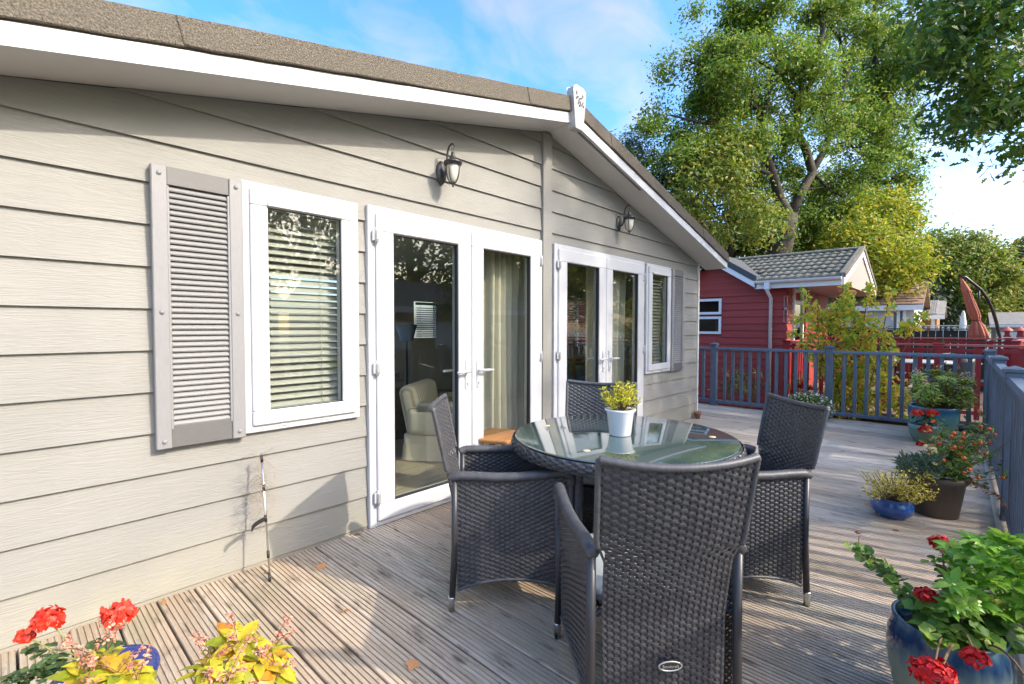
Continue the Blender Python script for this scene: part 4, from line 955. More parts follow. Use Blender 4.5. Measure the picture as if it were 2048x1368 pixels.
# --- scarlet geranium in navy pot
gp = Vector((.19, -.955, 0)); t = thing('potted_geranium', 'scarlet geranium in a navy pot by the cladding, bottom left', 'potted plant', gp)
pot_parts(t, [(.0001, 0), (.08, 0), (.11, .12), (.125, .25), (.132, .27), (.128, .285), (.115, .28), (.0001, .26)], NAVY, .268, .11)
P = []; T_ = []; N_ = []; S_ = []; stems = MB()
for px, py, d, rad, n in ((215, 1298, 1.38, .03, 16), (190, 1290, 1.40, .02, 9), (95, 1322, 1.36, .032, 18), (65, 1345, 1.34, .03, 16), (120, 1345, 1.33, .03, 14), (30, 1365, 1.33, .03, 14), (80, 1300, 1.38, .018, 8)):
    c = at_depth(px, py, d)-gp; ger_leaf_ball(c, n, rad, .03); stems.tube(curve((0, 0, .27), c, (0, 0, .03)), .0025, 6)
link('geranium_leaf', leaf_mesh('geranium_leaf', P, S_, 'geranium', GER_DARK, T=T_, Nn=N_), t)['kind'] = 'stuff'
for (px, py, d, r, n) in ((238, 1234, 1.40, .044, 170), (97, 1243, 1.38, .040, 130), (50, 1275, 1.37, .022, 40)):
    c = at_depth(px, py, d)-gp; flower_head('flower_head', c, r, PETAL_SCARLET, t, n, .022); stems.tube(curve((c.x*.3, c.y*.3, .27), c, (0, 0, .02)), .0022, 6)
flower_head('flower_head', at_depth(133, 1287, 1.36)-gp, .014, PINK_BUD, t, 24, .012)
stems.build('stem', GSTEM, t)

# --- white pot on the table
wp = Vector((2.164, -1.501, .7465)); t = thing('potted_conifer', 'small golden conifer in a white pot on the glass table', 'potted plant', wp)
pot_parts(t, [(.0001, .002), (.052, 0), (.055, .004), (.069, .118), (.077, .126), (.079, .135), (.0745, .136), (.067, .124), (.064, .108), (.0001, .108)], WHITEP, .116, .066)
BARK = M('bark chips', (.22, .13, .08), .9, island=[(.12, .07, .045), (.25, .15, .09), (.42, .32, .24)])
P = RNG.normal(size=(60, 3))*np.array([.028, .028, .003])+np.array([0, 0, .121]); P = P[np.linalg.norm(P[:, :2], axis=1) < .056]
link('bark_mulch', leaf_mesh('bark_mulch', P, .024, 'quad', BARK), t)['kind'] = 'stuff'
GOLD = M('golden conifer sprig', (.6, .6, .05), .5, island=[(.36, .42, .02), (.6, .6, .03), (.8, .74, .06), (.85, .8, .14)], transl=.3)
st_ = MB(); P = []; T_ = []; S_ = []
for i in range(70):
    a = random.uniform(0, 2*math.pi); rr_ = .098*math.sqrt(random.random()); h = .20+.055*(1-(rr_/.1)**2)+random.uniform(-.045, .02); e = Vector((rr_*math.cos(a), rr_*math.sin(a), h))
    pts = curve((0, 0, .115), e, (0, 0, -.015), 5); st_.tube(pts, .0016, 4); d = (pts[-1]-pts[-3]).normalized()
    for j in range(16):
        q = pts[-3].lerp(e, random.uniform(.0, 1.1)); P.append(q); T_.append(d*.8+Vector((random.gauss(0, .55), random.gauss(0, .55), random.gauss(.25, .4)))); S_.append(random.uniform(.014, .026))
link('sprig', leaf_mesh('sprig', P, S_, 'blade', GOLD, T=T_), t)['kind'] = 'stuff'; st_.build('stem', STEM, t)

# --- brown pot: berries and blue-green tuft
bq = Vector((4.44, -2.665, 0)); t = thing('planter', 'brown plastic planter with an orange berried bush near the side railing', 'planter', bq)
pot_parts(t, [(.0001, 0), (.122, 0), (.126, .004), (.158, .235), (.17, .24), (.176, .25), (.177, .275), (.168, .283), (.158, .275), (.155, .25), (.0001, .245)], BROWNP, .255, .15)
BERRYL = M('berry bush leaf', (.07, .15, .025), .5, island=[(.05, .11, .018), (.10, .20, .028), (.17, .29, .04), (.26, .34, .06)], transl=.3)
P = []; T_ = []; S_ = []; st_ = MB(); berries = []
for i in range(70):
    c = at_depth(random.gauss(1918, 36), random.gauss(892, 26), random.uniform(3.05, 3.5))-bq; c.z = max(c.z, .31)
    if i % 9 == 0: c = c+Vector((random.uniform(-.25, .1), random.uniform(-.22, -.05), random.uniform(-.02, .06)))
    pts = curve((random.uniform(-.03, .09), random.uniform(-.06, .06), .26), c, (0, 0, -.03), 6); st_.tube(pts, .0022, 5)
    for j in range(24):
        q = pts[random.randint(3, 6)]+Vector((random.gauss(0, .02), random.gauss(0, .02), random.gauss(0, .02))); P.append(q); S_.append(random.uniform(.022, .042)); T_.append(Vector((random.gauss(0, 1), random.gauss(0, 1), .4)))
    if random.random() < .8: berries.append(c+Vector((random.gauss(0, .02), random.gauss(0, .02), random.gauss(0, .015))))
BER = M('orange berry', (.75, .12, .02), .25, island=[(.78, .10, .015), (.80, .17, .02), (.72, .07, .02), (.75, .3, .03)])
link('bush_leaf', leaf_mesh('bush_leaf', P, S_, 'fold', BERRYL, T=T_), t)['kind'] = 'stuff'; st_.build('stem', STEM, t)
be = MB().sphere((0, 0, 0), .0125, 10, 6).mesh('berry', None)
for c in berries:
    o = link('berry', be, t, c); 
    if not be.materials: be.materials.append(M('orange berry fruit', (.75, .13, .02), .25, rnd=.25))
TUFT = M('blue green tuft', (.10, .17, .12), .6, island=[(.06, .11, .07), (.11, .18, .12), (.18, .25, .17)], transl=.2)
P = []; T_ = []; S_ = []
for i in range(900):
    c = at_depth(random.uniform(1800, 1885), random.uniform(915, 955), random.uniform(3.05, 3.3))-bq; P.append(c); d = c-Vector((-.02, .0, .2)); T_.append((d.x*2+random.gauss(0, .3), d.y*2+random.gauss(0, .3), .9)); S_.append(random.uniform(.03, .07))
link('tuft_blade', leaf_mesh('tuft_blade', P, S_, 'blade', TUFT, T=T_, Nn=RNG.normal(size=(900, 3))), t)['kind'] = 'stuff'
CREAM = M('pale yellow petal', (.75, .62, .28), .6, island=[(.7, .55, .2), (.8, .7, .4)])
for px, py in ((1853, 893), (1866, 898), (1870, 904), (1869, 928)): flower_head('cream_flower', at_depth(px, py, 3.05)-bq, .014, CREAM, t, 18, .014)
trl = curve(at_depth(1935, 960, 3.2)-bq, at_depth(2012, 1008, 2.9)-bq, (0, 0, .02), 12); st2 = MB().tube(trl, .002, 5); st2.build('trailing_stem', STEM, t)
P = [q+Vector((random.gauss(0, .008), random.gauss(0, .008), random.gauss(0, .008))) for q in trl for _ in range(3)]
link('brown_leaf', leaf_mesh('brown_leaf', P, .032, 'fold', M('brown dead leaf', (.20, .09, .05), .7, island=[(.12, .05, .03), (.24, .11, .06), (.3, .16, .1)])), t)['kind'] = 'stuff'

# --- cobalt bowl with yellow shrub
cb = Vector((4.17, -2.45, 0)); t = thing('potted_shrub', 'low yellow leaved shrub in a small cobalt blue bowl pot', 'potted plant', cb)
pot_parts(t, [(.0001, 0), (.07, 0), (.085, .006), (.115, .04), (.124, .075), (.118, .105), (.110, .118), (.116, .13), (.122, .138), (.116, .143), (.104, .136), (.10, .11), (.0001, .11)], COBALT, .118, .1)
YTW = M('small yellow leaf', (.5, .45, .06), .5, island=[(.28, .30, .04), (.5, .45, .05), (.64, .54, .08), (.7, .62, .2)], transl=.3)
P = []; T_ = []; S_ = []; st_ = MB()
for i in range(95):
    px = random.uniform(1722, 1868); h = 1-abs((px-1795)/80)**2; c = at_depth(px, random.uniform(935, 985)+6*random.random()+ (12 if px > 1830 else 0), 2.98+random.uniform(-.12, .16))-cb
    c.z = max(.17, c.z)
    pts = curve((random.uniform(-.04, .04), random.uniform(-.04, .04), .115), c, (0, 0, -.012), 6); st_.tube(pts, .0016, 4)
    for j in range(15):
        q = pts[random.randint(4, 6)]+Vector((random.gauss(0, .012), random.gauss(0, .012), random.gauss(0, .012))); P.append(q); S_.append(random.uniform(.012, .023)); T_.append((random.gauss(0, 1), random.gauss(0, 1), .6))
link('shrub_leaf', leaf_mesh('shrub_leaf', P, S_, 'fold', YTW, T=T_), t)['kind'] = 'stuff'; st_.build('twig', STEM, t)

# --- teal planters at the far end
tp = Vector((7.56, -2.56, 0)); t = thing('planter', 'large teal glazed planter with a green pieris bush before the far railing', 'planter', tp)
pot_parts(t, [(.0001, 0), (.15, 0), (.17, .01), (.215, .12), (.235, .24), (.238, .33), (.246, .35), (.244, .372), (.228, .37), (.222, .33), (.0001, .33)], TEAL, .34, .22)
PGRN = M('pieris green leaf', (.12, .22, .03), .4, island=[(.11, .20, .02), (.20, .34, .04), (.34, .44, .06), (.55, .55, .11)], transl=.3)
P = []; T_ = []; N_ = []; S_ = []; st_ = MB(); BP = []
for i in range(62):
    px = random.uniform(1822, 1942); top_ = 735+abs(px-1882)*.35+ (25 if 1845 < px < 1868 else 0); py = random.uniform(top_, 812); c = at_depth(px, py, 5.65+random.uniform(-.3, .28))-tp
    st_.tube(curve((random.uniform(-.05, .05), random.uniform(-.05, .05), .33), c, (0, 0, -.05)), .006, 5)
    ax = Vector((c.x*.5, c.y*.5, .5)).normalized(); o = ax.orthogonal().normalized(); b2 = ax.cross(o)
    for j in range(18):
        a = j*2.4; rd = o*math.cos(a)+b2*math.sin(a); e = j/18; P.append(c+rd*.01-ax*.06*(1-e)); T_.append(rd*(1-.4*e)+ax*(.1+.6*e)); N_.append(ax-rd*.25); S_.append(random.uniform(.08, .12)*(1-.3*e))
    if i % 3 == 0:
        for q in range(26): BP.append(c+ax*random.uniform(.02, .12)+Vector((random.gauss(0, .02), random.gauss(0, .02), 0)))
link('shrub_leaf', leaf_mesh('shrub_leaf', P, S_, 'lance', PGRN, T=T_, Nn=N_), t)['kind'] = 'stuff'; st_.build('stem', STEM, t)
link('bud_spray', leaf_mesh('bud_spray', BP, .018, 'petal', M('cream bud spray', (.6, .5, .3), .6, island=[(.5, .36, .2), (.62, .55, .3)])), t)['kind'] = 'stuff'
tq = Vector((7.14, -2.50, 0)); t = thing('potted_geranium', 'red geranium in a small teal pot in front of the large teal planter', 'potted plant', tq)
pot_parts(t, [(.0001, 0), (.09, 0), (.13, .08), (.15, .16), (.152, .2), (.142, .205), (.0001, .18)], TEAL, .19, .135)
P = []; T_ = []; N_ = []; S_ = []
ger_leaf_ball((0, 0, .26), 60, .1, .05); link('geranium_leaf', leaf_mesh('geranium_leaf', P, S_, 'geranium', GER_DARK, T=T_, Nn=N_), t)['kind'] = 'stuff'
for px, py, r in ((1834, 828, .07), (1864, 828, .075), (1851, 861, .08), (1845, 888, .05)): flower_head('flower_head', at_depth(px, py, 5.25)-tq, r*.75, PETAL_SCARLET if py < 850 else PETAL_RED, t, 90, .04)

# --- white alyssum mound at the far railing, terracotta pot
aq = Vector((7.86, -1.22, 0)); t = thing('potted_alyssum', 'mound of tiny white flowers in a pot by the far railing post', 'potted plant', aq)
pot_parts(t, [(.0001, 0), (.1, 0), (.14, .17), (.15, .18), (.148, .19), (.0001, .175)], BROWNP, .18, .14)
P = RNG.normal(size=(1500, 3)); P = unit(P)*RNG.uniform(.6, 1, size=(1500, 1))*np.array([.27, .30, .19])+np.array([0, 0, .17]); P = P[P[:, 2] > .02]
link('foliage', leaf_mesh('foliage', P, .05, 'fold', M('alyssum leaf', (.09, .14, .04), .6, island=[(.09, .15, .03), (.18, .26, .06), (.3, .32, .1)], transl=.3)), t)['kind'] = 'stuff'
P = RNG.normal(size=(520, 3)); P = unit(P)*RNG.uniform(.93, 1.06, size=(520, 1))*np.array([.27, .30, .19])+np.array([0, 0, .18]); P = P[P[:, 2] > .03]
link('white_flower', leaf_mesh('white_flower', P, .022, 'petal', M('white petal', (.8, .8, .76), .6), up_bias=.2), t)['kind'] = 'stuff'
tag(MB().lathe([(.0001, 0), (.03, 0), (.042, .07), (.046, .072), (.048, .1), (.041, .1), (.036, .08), (.0001, .075)], seg=24).build('flower_pot', TERRA, None, (6.74, -.075, 0)), 'tiny empty terracotta pot at the foot of the lodge corner', 'pot')

# --- fallen leaves
DRY = M('dry orange leaf', (.40, .20, .085), .7, rnd=.35)
dry_me = [leaf_mesh('fallen_leaf', [(0, 0, 0)], [s], k, DRY, T=[(1, 0, .12)], Nn=[(0, .25, 1)]) for s, k in ((.06, 'lance'), (.07, 'palm'), (.045, 'fold'), (.055, 'oak'))]
for i, (px, py, w) in enumerate(((706, 1072, 'close to the foot of the nearer door frame'), (650, 1135, 'on the boards between the stake light and the nearer door'), (526, 1146, 'at the foot of the stake light'), (676, 1226, 'on open boards in the lower left'),
    (1738, 1000, 'beside the small cobalt bowl, farther of two'), (1746, 1012, 'beside the small cobalt bowl, nearer of two'), (1800, 1062, 'in front of the brown planter'), (330, 1198, 'against the cladding above the scarlet geranium'), (1690, 905, 'on the far deck behind the right hand chair'), (830, 1318, 'on the boards left of the nearest chair'))):
    p = on_z(px, py, .004); o = link('fallen_leaf', dry_me[i % 4], None, p); o.rotation_euler = (random.uniform(-.1, .1), random.uniform(-.1, .1), random.uniform(0, 6)); tag(o, 'dry fallen leaf '+w, 'leaf', 'fallen leaves on the deck')
# ------------------------------------------------------------------ red cabin next door
REDW = M('dark red cladding', (.33, .038, .03), .6, var=.18, vscale=8, stretch=(1, .2, 6), rnd=.07, bump=.15, bscale=90)
REDP = M('red fence paint', (.30, .012, .014), .5, var=.15, vscale=6, rnd=.1)
WHITE = M('white paint trim', (.76, .77, .79), .45, var=.04)
GTILE = M('mossy grey tile', (.13, .128, .105), .9, var=.4, vscale=14, vcol=(.24, .23, .185), rnd=.14, bump=.5, bscale=60)
GVERGE = M('dark slate verge', (.06, .065, .072), .7, var=.2, vscale=20)
PINKS = M('pink grey soffit', (.36, .29, .26), .7)
DGLASS = glass_mat('dark window pane', (.30, .32, .32), 1.5, 2.0)
CX = 11.2; cy1 = on_x(1574, 600, CX).y; cabin = thing('cabin', 'dark red clad cabin with mossy grey tiled roof beyond the far railing', 'cabin', (CX, cy1, 0))
ct = Vector((CX, cy1, 0)); cwall = empty_part('wall', cabin)
EZ = 2.27; RZ = 3.06; RX = 2.15; YEND = -1.12-cy1; GA = 1.35-cy1; GF = .42-cy1; GAZ = 2.80; YF = 7.0
MB().box(.03, 4.2, .03, YF, -.7, EZ-.02).add([(.03, GF, EZ-.1), (.03, GA, GAZ-.12), (.03, 2*GA-GF, EZ-.1), (1.0, GF, EZ-.1), (1.0, GA, GAZ-.12), (1.0, 2*GA-GF, EZ-.1)], [(0, 1, 2), (5, 4, 3), (0, 3, 4, 1), (1, 4, 5, 2)]).build('wall_core', REDW, cwall)
MB().prism([(GF+.02, EZ-.2), (2*GA-GF-.02, EZ-.2), (GA, GAZ-.06)], 0, -.012, .03).build('gable_board', REDW, cwall)
wn0 = on_x(1402, 597, CX); win_y0 = on_x(1444, 597, CX).y-cy1; win_y1 = win_y0+1.05
wz = [on_x(1444, 597, CX).z, on_x(1444, 628.5, CX).z, on_x(1444, 633, CX).z, on_x(1444, 668, CX).z]
for k in range(21):
    zb = -.6+.152*k; zt = zb+.152
    for a, b in ((0.0, win_y0), (win_y1, YF)) if (zt > wz[3] and zb < wz[0]) else ((0.0, YF),):
        if zb > EZ-.03:
            s0 = GA-(GA-GF)*(1-(zb-EZ+.1)/(GAZ-EZ)); w = (GA-GF)*(1-(zb-EZ+.1)/(GAZ-.05-EZ))
            if w < .05: continue
            a, b = GA-w, GA+w
        m = MB().add([(-.022, a, zb), (-.022, b, zb), (.004, b, zt+.01), (.004, a, zt+.01), (.03, a, zb), (.03, b, zb), (.03, b, zt+.01), (.03, a, zt+.01)], [(0, 3, 2, 1), (0, 1, 5, 4), (0, 4, 7, 3), (1, 2, 6, 5), (3, 7, 6, 2)])
        m.build('siding_board', REDW, cwall)
        if zb > EZ-.03: break
for k in range(19):
    zb = -.6+.152*k
    MB().add([(0, -.022, zb), (.42, -.022, zb), (.42, .004, zb+.162), (0, .004, zb+.162), (0, .03, zb), (.42, .03, zb)], [(0, 1, 2, 3), (0, 4, 5, 1)]).build('siding_board', REDW, cwall)
for a, b in ((wz[0], wz[1]), (wz[2], wz[3])):
    m = MB(); w = .055; m.box(-.04, .02, win_y0, win_y1, a-w, a); m.box(-.04, .02, win_y0, win_y1, b, b+w); m.box(-.039, .02, win_y0, win_y0+w, b+w, a-w); m.box(-.039, .02, win_y1-w, win_y1, b+w, a-w)
    o = m.build('window', WHITE, cabin); MB().box(-.01, -.004, win_y0+w, win_y1-w, b+w, a-w).build('pane', DGLASS, o)
    MB().box(.02, .028, win_y0+w, win_y1-w, b+w, a-w).build('window_backing', M('room behind window', (.16, .14, .12), .9), o)
# glazed door on the end wall
m = MB()
for x0, x1 in ((.45, .53), (1.25, 1.33)): m.box(x0, x1, -.04, .03, -.1, 2.16)
m.box(.53, 1.25, -.039, .03, 2.06, 2.16); m.box(.53, 1.25, -.039, .03, 1.80, 1.88); m.box(.53, 1.25, -.039, .03, -.1, .12)
d = m.build('door', WHITE, cabin); MB().box(.53, 1.25, -.01, -.004, .12, 1.80).build('pane', DGLASS, d)
MB().box(1.6, 4.15, -.02, .03, -.6, EZ-.05).build('end_wall', REDW, cabin)
# roof
croof = empty_part('roof', cabin); ex = -.24; sl = math.atan2(RZ-EZ, RX-ex); SL = (RX-ex)/math.cos(sl)
MB().prism([(ex, EZ-.02), (RX, RZ-.02), (2*RX-ex, EZ-.02), (2*RX-ex, EZ-.14), (ex, EZ-.14)], 1, YEND+.02, GF-.03).prism([(.06, EZ+.08), (RX, RZ-.02), (2*RX-ex, EZ-.02), (2*RX-ex, EZ-.14), (.06, EZ-.14)], 1, GF-.03, YF).build('roof_core', PINKS, croof)
tm_ = MB(); W_ = .30; nx = 12; prof = []
for i in range(nx+1):
    y = W_*i/nx; prof.append((y, .018*(math.cos(4*math.pi*i/nx)*.5+.5)))
for L0, L1, lift in ((0, .37, 0),):
    vs_ = [(0, y, z+.022) for y, z in prof]+[(L1, y, z) for y, z in prof]+[(0, y, z) for y, z in prof]
    n1 = nx+1; tm_.add(vs_, [(i+1, i, n1+i, n1+i+1) for i in range(nx)]+[(i, i+1, 2*n1+i+1, 2*n1+i) for i in range(nx)], True)
tile_me = tm_.mesh('roof_tile', GTILE)
nr = 7
for r_ in range(nr):
    for c in range(19):
        y = YEND+.05+c*.297
        d = r_*SL/nr
        if y > GF-.28 and EZ+d*math.sin(sl) < EZ-.1+(GAZ-EZ+.1)*(1-abs(y+.15-GA)/(GA-GF))+.12 and y < 2*GA-GF: continue
        o = link('roof_tile', tile_me, croof, (ex+d*math.cos(sl), y, EZ+d*math.sin(sl)+random.uniform(-.003, .003))); o.rotation_euler = (random.uniform(-.01, .01), -sl, 0)
for c in range(13):
    y = YEND+.02+c*.45; rg = MB().lathe([(.10, 0), (.105, .0)], seg=2) if False else MB()
    pr = [(.11*math.cos(a), .07*math.sin(a)) for a in [i*math.pi/6 for i in range(7)]]+[(.09*math.cos(a), .05*math.sin(a)) for a in [i*math.pi/6 for i in range(6, -1, -1)]]
    rg.prism([(RX+p, RZ+.0+q) for p, q in pr], 1, y, y+.44); rg.build('ridge_tile', GTILE, croof)
for sgn in (0, 1):
    a, b = ((ex, EZ), (RX, RZ)) if sgn == 0 else ((RX, RZ), (2*RX-ex, EZ))
    MB().prism([(a[0], a[1]-.16), (b[0], b[1]-.16), (b[0], b[1]-.02), (a[0], a[1]-.02)], 1, YEND-.03, YEND-.005).build('bargeboard', WHITE, croof)
    MB().prism([(a[0], a[1]-.02), (b[0], b[1]-.02), (b[0], b[1]+.07), (a[0], a[1]+.07)], 1, YEND-.05, YEND+.05).build('verge_tile', GTILE, croof)
MB().prism([(ex+.02, EZ-.142), (RX, EZ-.142), (2*RX-ex-.02, EZ-.142), (RX, RZ-.17)], 1, YEND+.0, YEND+.018).build('gable_panel', PINKS, croof)
# gutter and downpipe
m = MB(); pr = [(ex-.115+.06*math.cos(a), EZ-.01+.06*math.sin(a)) for a in [math.pi+i*math.pi/6 for i in range(7)]]+[(ex-.115+.05*math.cos(a), EZ-.01+.05*math.sin(a)) for a in [2*math.pi-i*math.pi/6 for i in range(7)]]
m.prism(pr, 1, YEND, GF-.02).build('gutter', WHITE, croof) if False else None
g = MB().prism(pr, 1, YEND, GF-.02).build('gutter', WHITE, croof)
MB().box(ex-.05, ex-.02, YEND, GF-.01, EZ-.17, EZ+.0).build('fascia', WHITE, croof)
dy = on_x(1543, 620, CX).y-cy1
MB().tube([(ex-.11, dy, EZ-.07), (ex-.10, dy, EZ-.22), (-.06, dy, EZ-.36), (-.06, dy, -.6)], .034, 10).box(ex-.16, ex-.06, dy-.05, dy+.05, EZ-.2, EZ-.05, .01).build('downpipe', WHITE, cabin)
# cross gable
for s, (y0, z0, y1, z1) in enumerate(((GF-.04, EZ-.1, GA, GAZ), (GA, GAZ, 2*GA-GF+.04, EZ-.1))):
    MB().prism([(y0, z0-.06), (y1, z1-.06), (y1, z1+.06), (y0, z0+.06)], 0, ex-.05, ex-.02).build('bargeboard', WHITE, croof)
    MB().prism([(y0, z0+.06), (y1, z1+.06), (y1, z1+.20), (y0, z0+.20)], 0, ex-.06, ex+1.9).build('verge_slope', GVERGE, croof)
m = MB(); m.tube([(-.05, dy-.28, 1.95), (-.05, dy-.31, 1.93), (-.05, dy-.31, 1.72), (-.05, dy-.28, 1.70), (-.05, dy-.25, 1.72), (-.05, dy-.25, 1.93), (-.05, dy-.28, 1.95)], .006, 6); m.tube([(-.05, dy-.28, 1.66), (-.05, dy-.31, 1.64), (-.05, dy-.31, 1.42), (-.05, dy-.28, 1.40), (-.05, dy-.25, 1.42), (-.05, dy-.25, 1.64), (-.05, dy-.28, 1.66)], .006, 6)
m.tube([(-.02, dy-.28, 1.68), (-.07, dy-.28, 1.68)], .03, 8)
tag(m.build('wall_ornament', M('ornament metal', (.4, .38, .34), .4, metal=.5), None, tuple(ct)), 'looped metal ornament on the red cabin wall beside the downpipe', 'ornament')

# ------------------------------------------------------------------ red fences and neighbour terrace
def slat_fence(label, pts, h, pitch, w, mat, z0=0.0, post_h=None, rail_z=(.12, .93), name='fence', cat='fence', t=.02, cap=None, rails_t=.05, lamps=False):
    root = Vector(pts[0]); f = thing(name, label, cat, root); me = MB().box(-w/2, w/2, -t/2, t/2, z0+.04, z0+h-.03).mesh('slat', mat)
    pm = MB().box(-.05, .05, -.05, .05, z0-.7, z0+(post_h or h)).box(-.065, .065, -.065, .065, z0+(post_h or h), z0+(post_h or h)+.03).mesh('post', mat)
    for a, b in zip(pts[:-1], pts[1:]):
        a, b = Vector(a), Vector(b); L = (b-a).length; ang = math.atan2((b-a).y, (b-a).x); n = int(L/pitch)
        for i in range(n):
            o = link('slat', me, f, a.lerp(b, (i+.5)/n)-root); o.rotation_euler = (0, 0, ang)
        nb = max(1, round(L/1.8))
        for i in range(nb+1):
            o = link('post', pm, f, a.lerp(b, i/nb)-root); o.rotation_euler = (0, 0, ang)
        for z in rail_z:
            r_ = MB().box(0, L, -rails_t/2, rails_t/2, z0+z*h-.02, z0+z*h+.03).build('rail', mat, f, a-root); r_.rotation_euler = (0, 0, ang)
        c_ = MB().box(0, L, -.055, .055, z0+h-.012, z0+h+.018).build('cap_rail', cap or mat, f, a-root); c_.rotation_euler = (0, 0, ang)
    return f
fx = 9.75
yA = on_x(1574, 690, fx).y; yB = -4.6
REDCAP = M('sun bleached red rail', (.42, .10, .09), .45, var=.2, vscale=9)
near_fence = slat_fence('near red slatted fence of the neighbour terrace behind the blue railing', [(fx, yA, -.1), (fx, yB, -.1)], 1.13, .21, .062, REDP, cap=REDCAP)
slat_fence('far red fence on the other side of the neighbour terrace', [(14.6, -.2, -.1), (14.6, -5.2, -.1)], 1.15, .22, .07, REDP, cap=REDCAP)
slat_fence('short red fence running back from the cabin corner', [(fx, yA, -.1), (11.15, yA, -.1)], 1.13, .16, .09, REDP, cap=REDCAP)
slat_fence('red fence end section with lantern topped posts at the right edge', [(12.2, -3.5, -.1), (14.6, -3.75, -.1)], 1.14, .2, .07, REDP, cap=REDCAP)
BRK = M('terrace boards', (.16, .11, .08), .85, var=.3, vscale=4, stretch=(1, 8, 1))
tag(MB().box(fx+.05, 14.55, -5.0, cy1-.05, -.2, -.1).build('terrace', BRK), kind='structure')
for k in range(3):
    MB().box(fx-.035, fx-.012, yB, yA, -.75+.16*k, -.60+.16*k).build('plinth_board', REDP, near_fence, tuple(-Vector(near_fence.location)))
m = MB(); m.box(fx-.28, fx-.22, -4.6, 2.0, -.75, -.25); tag(m.build('retaining_board', M('pale low board', (.36, .30, .22), .8, var=.2)), 'pale low board edging below the red fence', 'edging')
for k in range(8):
    MB().box(fx-.08, fx-.05, -4.6+.0, 1.5, -.7+.06*k, -.645+.06*k).build('plinth_board', REDP, bpy.data.objects['fence']) if False else None
# post lanterns (red, little pagoda tops)
for i, (px, py, lab) in enumerate(((2014, 668, 'small red lantern on a fence post, left of the pair'), (2040, 668, 'small red lantern on a fence post, right of the pair'))):
    c = on_x(px, 674, 13.3); t = thing('post_lantern', lab, 'lantern', c, group='red post lanterns')
    MB().box(-.05, .05, -.05, .05, 0, .03).box(-.035, .035, -.035, .035, .03, .12).build('body', REDP, t); MB().lathe([(.10, .12), (.06, .16), (.02, .19), (.0001, .21)], seg=8).build('roof', M('lantern roof', (.4, .09, .07), .5), t)
# neighbour table and chairs
GMET = M('dark grey furniture', (.05, .05, .055), .4, var=.2); TOPG = M('pale table top', (.42, .42, .40), .3)
t = thing('patio_table', 'pale oval garden table on the neighbour terrace behind the red slats', 'table', (12.2, -2.2, -.1))
m = MB().lathe([(.0001, .72), (.8, .72), (.82, .735), (.8, .75), (.0001, .75)], seg=32).build('top', TOPG, t); m.scale = (.7, 1.1, 1)
for a in range(4): MB().tube([(.35*math.cos(a*1.57+.78), .6*math.sin(a*1.57+.78), 0), (.3*math.cos(a*1.57+.78), .5*math.sin(a*1.57+.78), .72)], .02, 6).build('leg', GMET, t)
for i, (x, y, rz, lab) in enumerate(((11.3, -1.6, 90, 'left of the two dark chairs nearer us'), (11.3, -2.7, 90, 'right of the two dark chairs nearer us'), (13.1, -1.7, -90, 'left of the two dark chairs beyond the table'), (13.1, -2.8, -90, 'right of the two dark chairs beyond the table'))):
    t = thing('garden_chair', 'neighbour garden chair, '+lab, 'chair', (x, y, -.1), R(rz+90), 'neighbour garden chairs')
    m = MB(); n = 12; vs_ = []
    for j in range(7):
        for k in range(n+1):
            a = math.pi*k/n; vs_.append((.28*math.cos(a), .05+.25*math.sin(a), .42+.075*j))
    m.add(vs_, [(j*(n+1)+k, j*(n+1)+k+1, (j+1)*(n+1)+k+1, (j+1)*(n+1)+k) for j in range(6) for k in range(n)], True); o = m.build('shell', GMET, t); o.modifiers.new('s', 'SOLIDIFY').thickness = .02
    MB().box(-.26, .26, -.25, .26, .40, .44, .01).build('seat', GMET, t)
    for a in (-.22, .22):
        for b in (-.22, .22): MB().tube([(a, b, 0), (a*.9, b*.9, .4)], .015, 6).build('leg', GMET, t)
# folded cantilever parasol
CLOTH = M('terracotta parasol cloth', (.50, .185, .12), .8, var=.15, vscale=5, stretch=(3, 3, .4), transl=.15)
DKP = M('parasol frame', (.018, .018, .02), .4)
pb0 = at_depth(1950, 690, 11.6); par = thing('parasol', 'folded terracotta cantilever parasol on the neighbour terrace', 'parasol', (pb0.x, pb0.y, -.1))
po = Vector(par.location); A = lambda px, py, d=11.6: at_depth(px, py, d)-po
MB().tube([A(1923, 556), A(1930, 554), A(1945, 566), A(1962, 580), A(1975, 598), A(1986, 622), A(1993, 645), A(1999, 672), A(2000, 700)], .035, 8).build('arm', DKP, par)
MB().tube([A(1958, 576), A(1958, 600), A(1958, 640)], .02, 6).build('strut', DKP, par)
MB().tube([A(2000, 690), A(2001, 740), Vector((A(2001, 740).x, A(2001, 740).y, 0))], .04, 8).box(A(2001, 740).x-.4, A(2001, 740).x+.4, A(2001, 740).y-.4, A(2001, 740).y+.4, 0, .08).build('base_post', DKP, par)
MB().tube([A(1996, 674), A(1975, 688)], .02, 6).build('brace', DKP, par)
axp = [(1922, 556, .02), (1925, 563, .06), (1929, 572, .095), (1933, 581, .128), (1933.6, 583, .124), (1934.5, 586, .108), (1938, 596, .115), (1942.5, 610, .132), (1947, 622, .145), (1950, 631, .14), (1952, 637, .112), (1953, 641, .10), (1954, 645, .115), (1955, 651, .165), (1956, 659, .205), (1957.5, 668, .235), (1958.5, 676, .24), (1958.5, 677, .18)]
m = MB(); seg = 90; vs_ = []
for i, (px, py, r_) in enumerate(axp):
    c = A(px, py)
    for k in range(seg):
        a = 2*math.pi*k/seg; w = 1+(.03 if i < 4 else .34 if i > 11 else .26)*(abs(math.sin(a*4.5+.5))-.6)+.05*math.sin(a*3+1); vs_.append(c+(rt*math.cos(a)*1.0+Vector((fw.x, fw.y, 0)).normalized()*math.sin(a))*r_*.70*w)
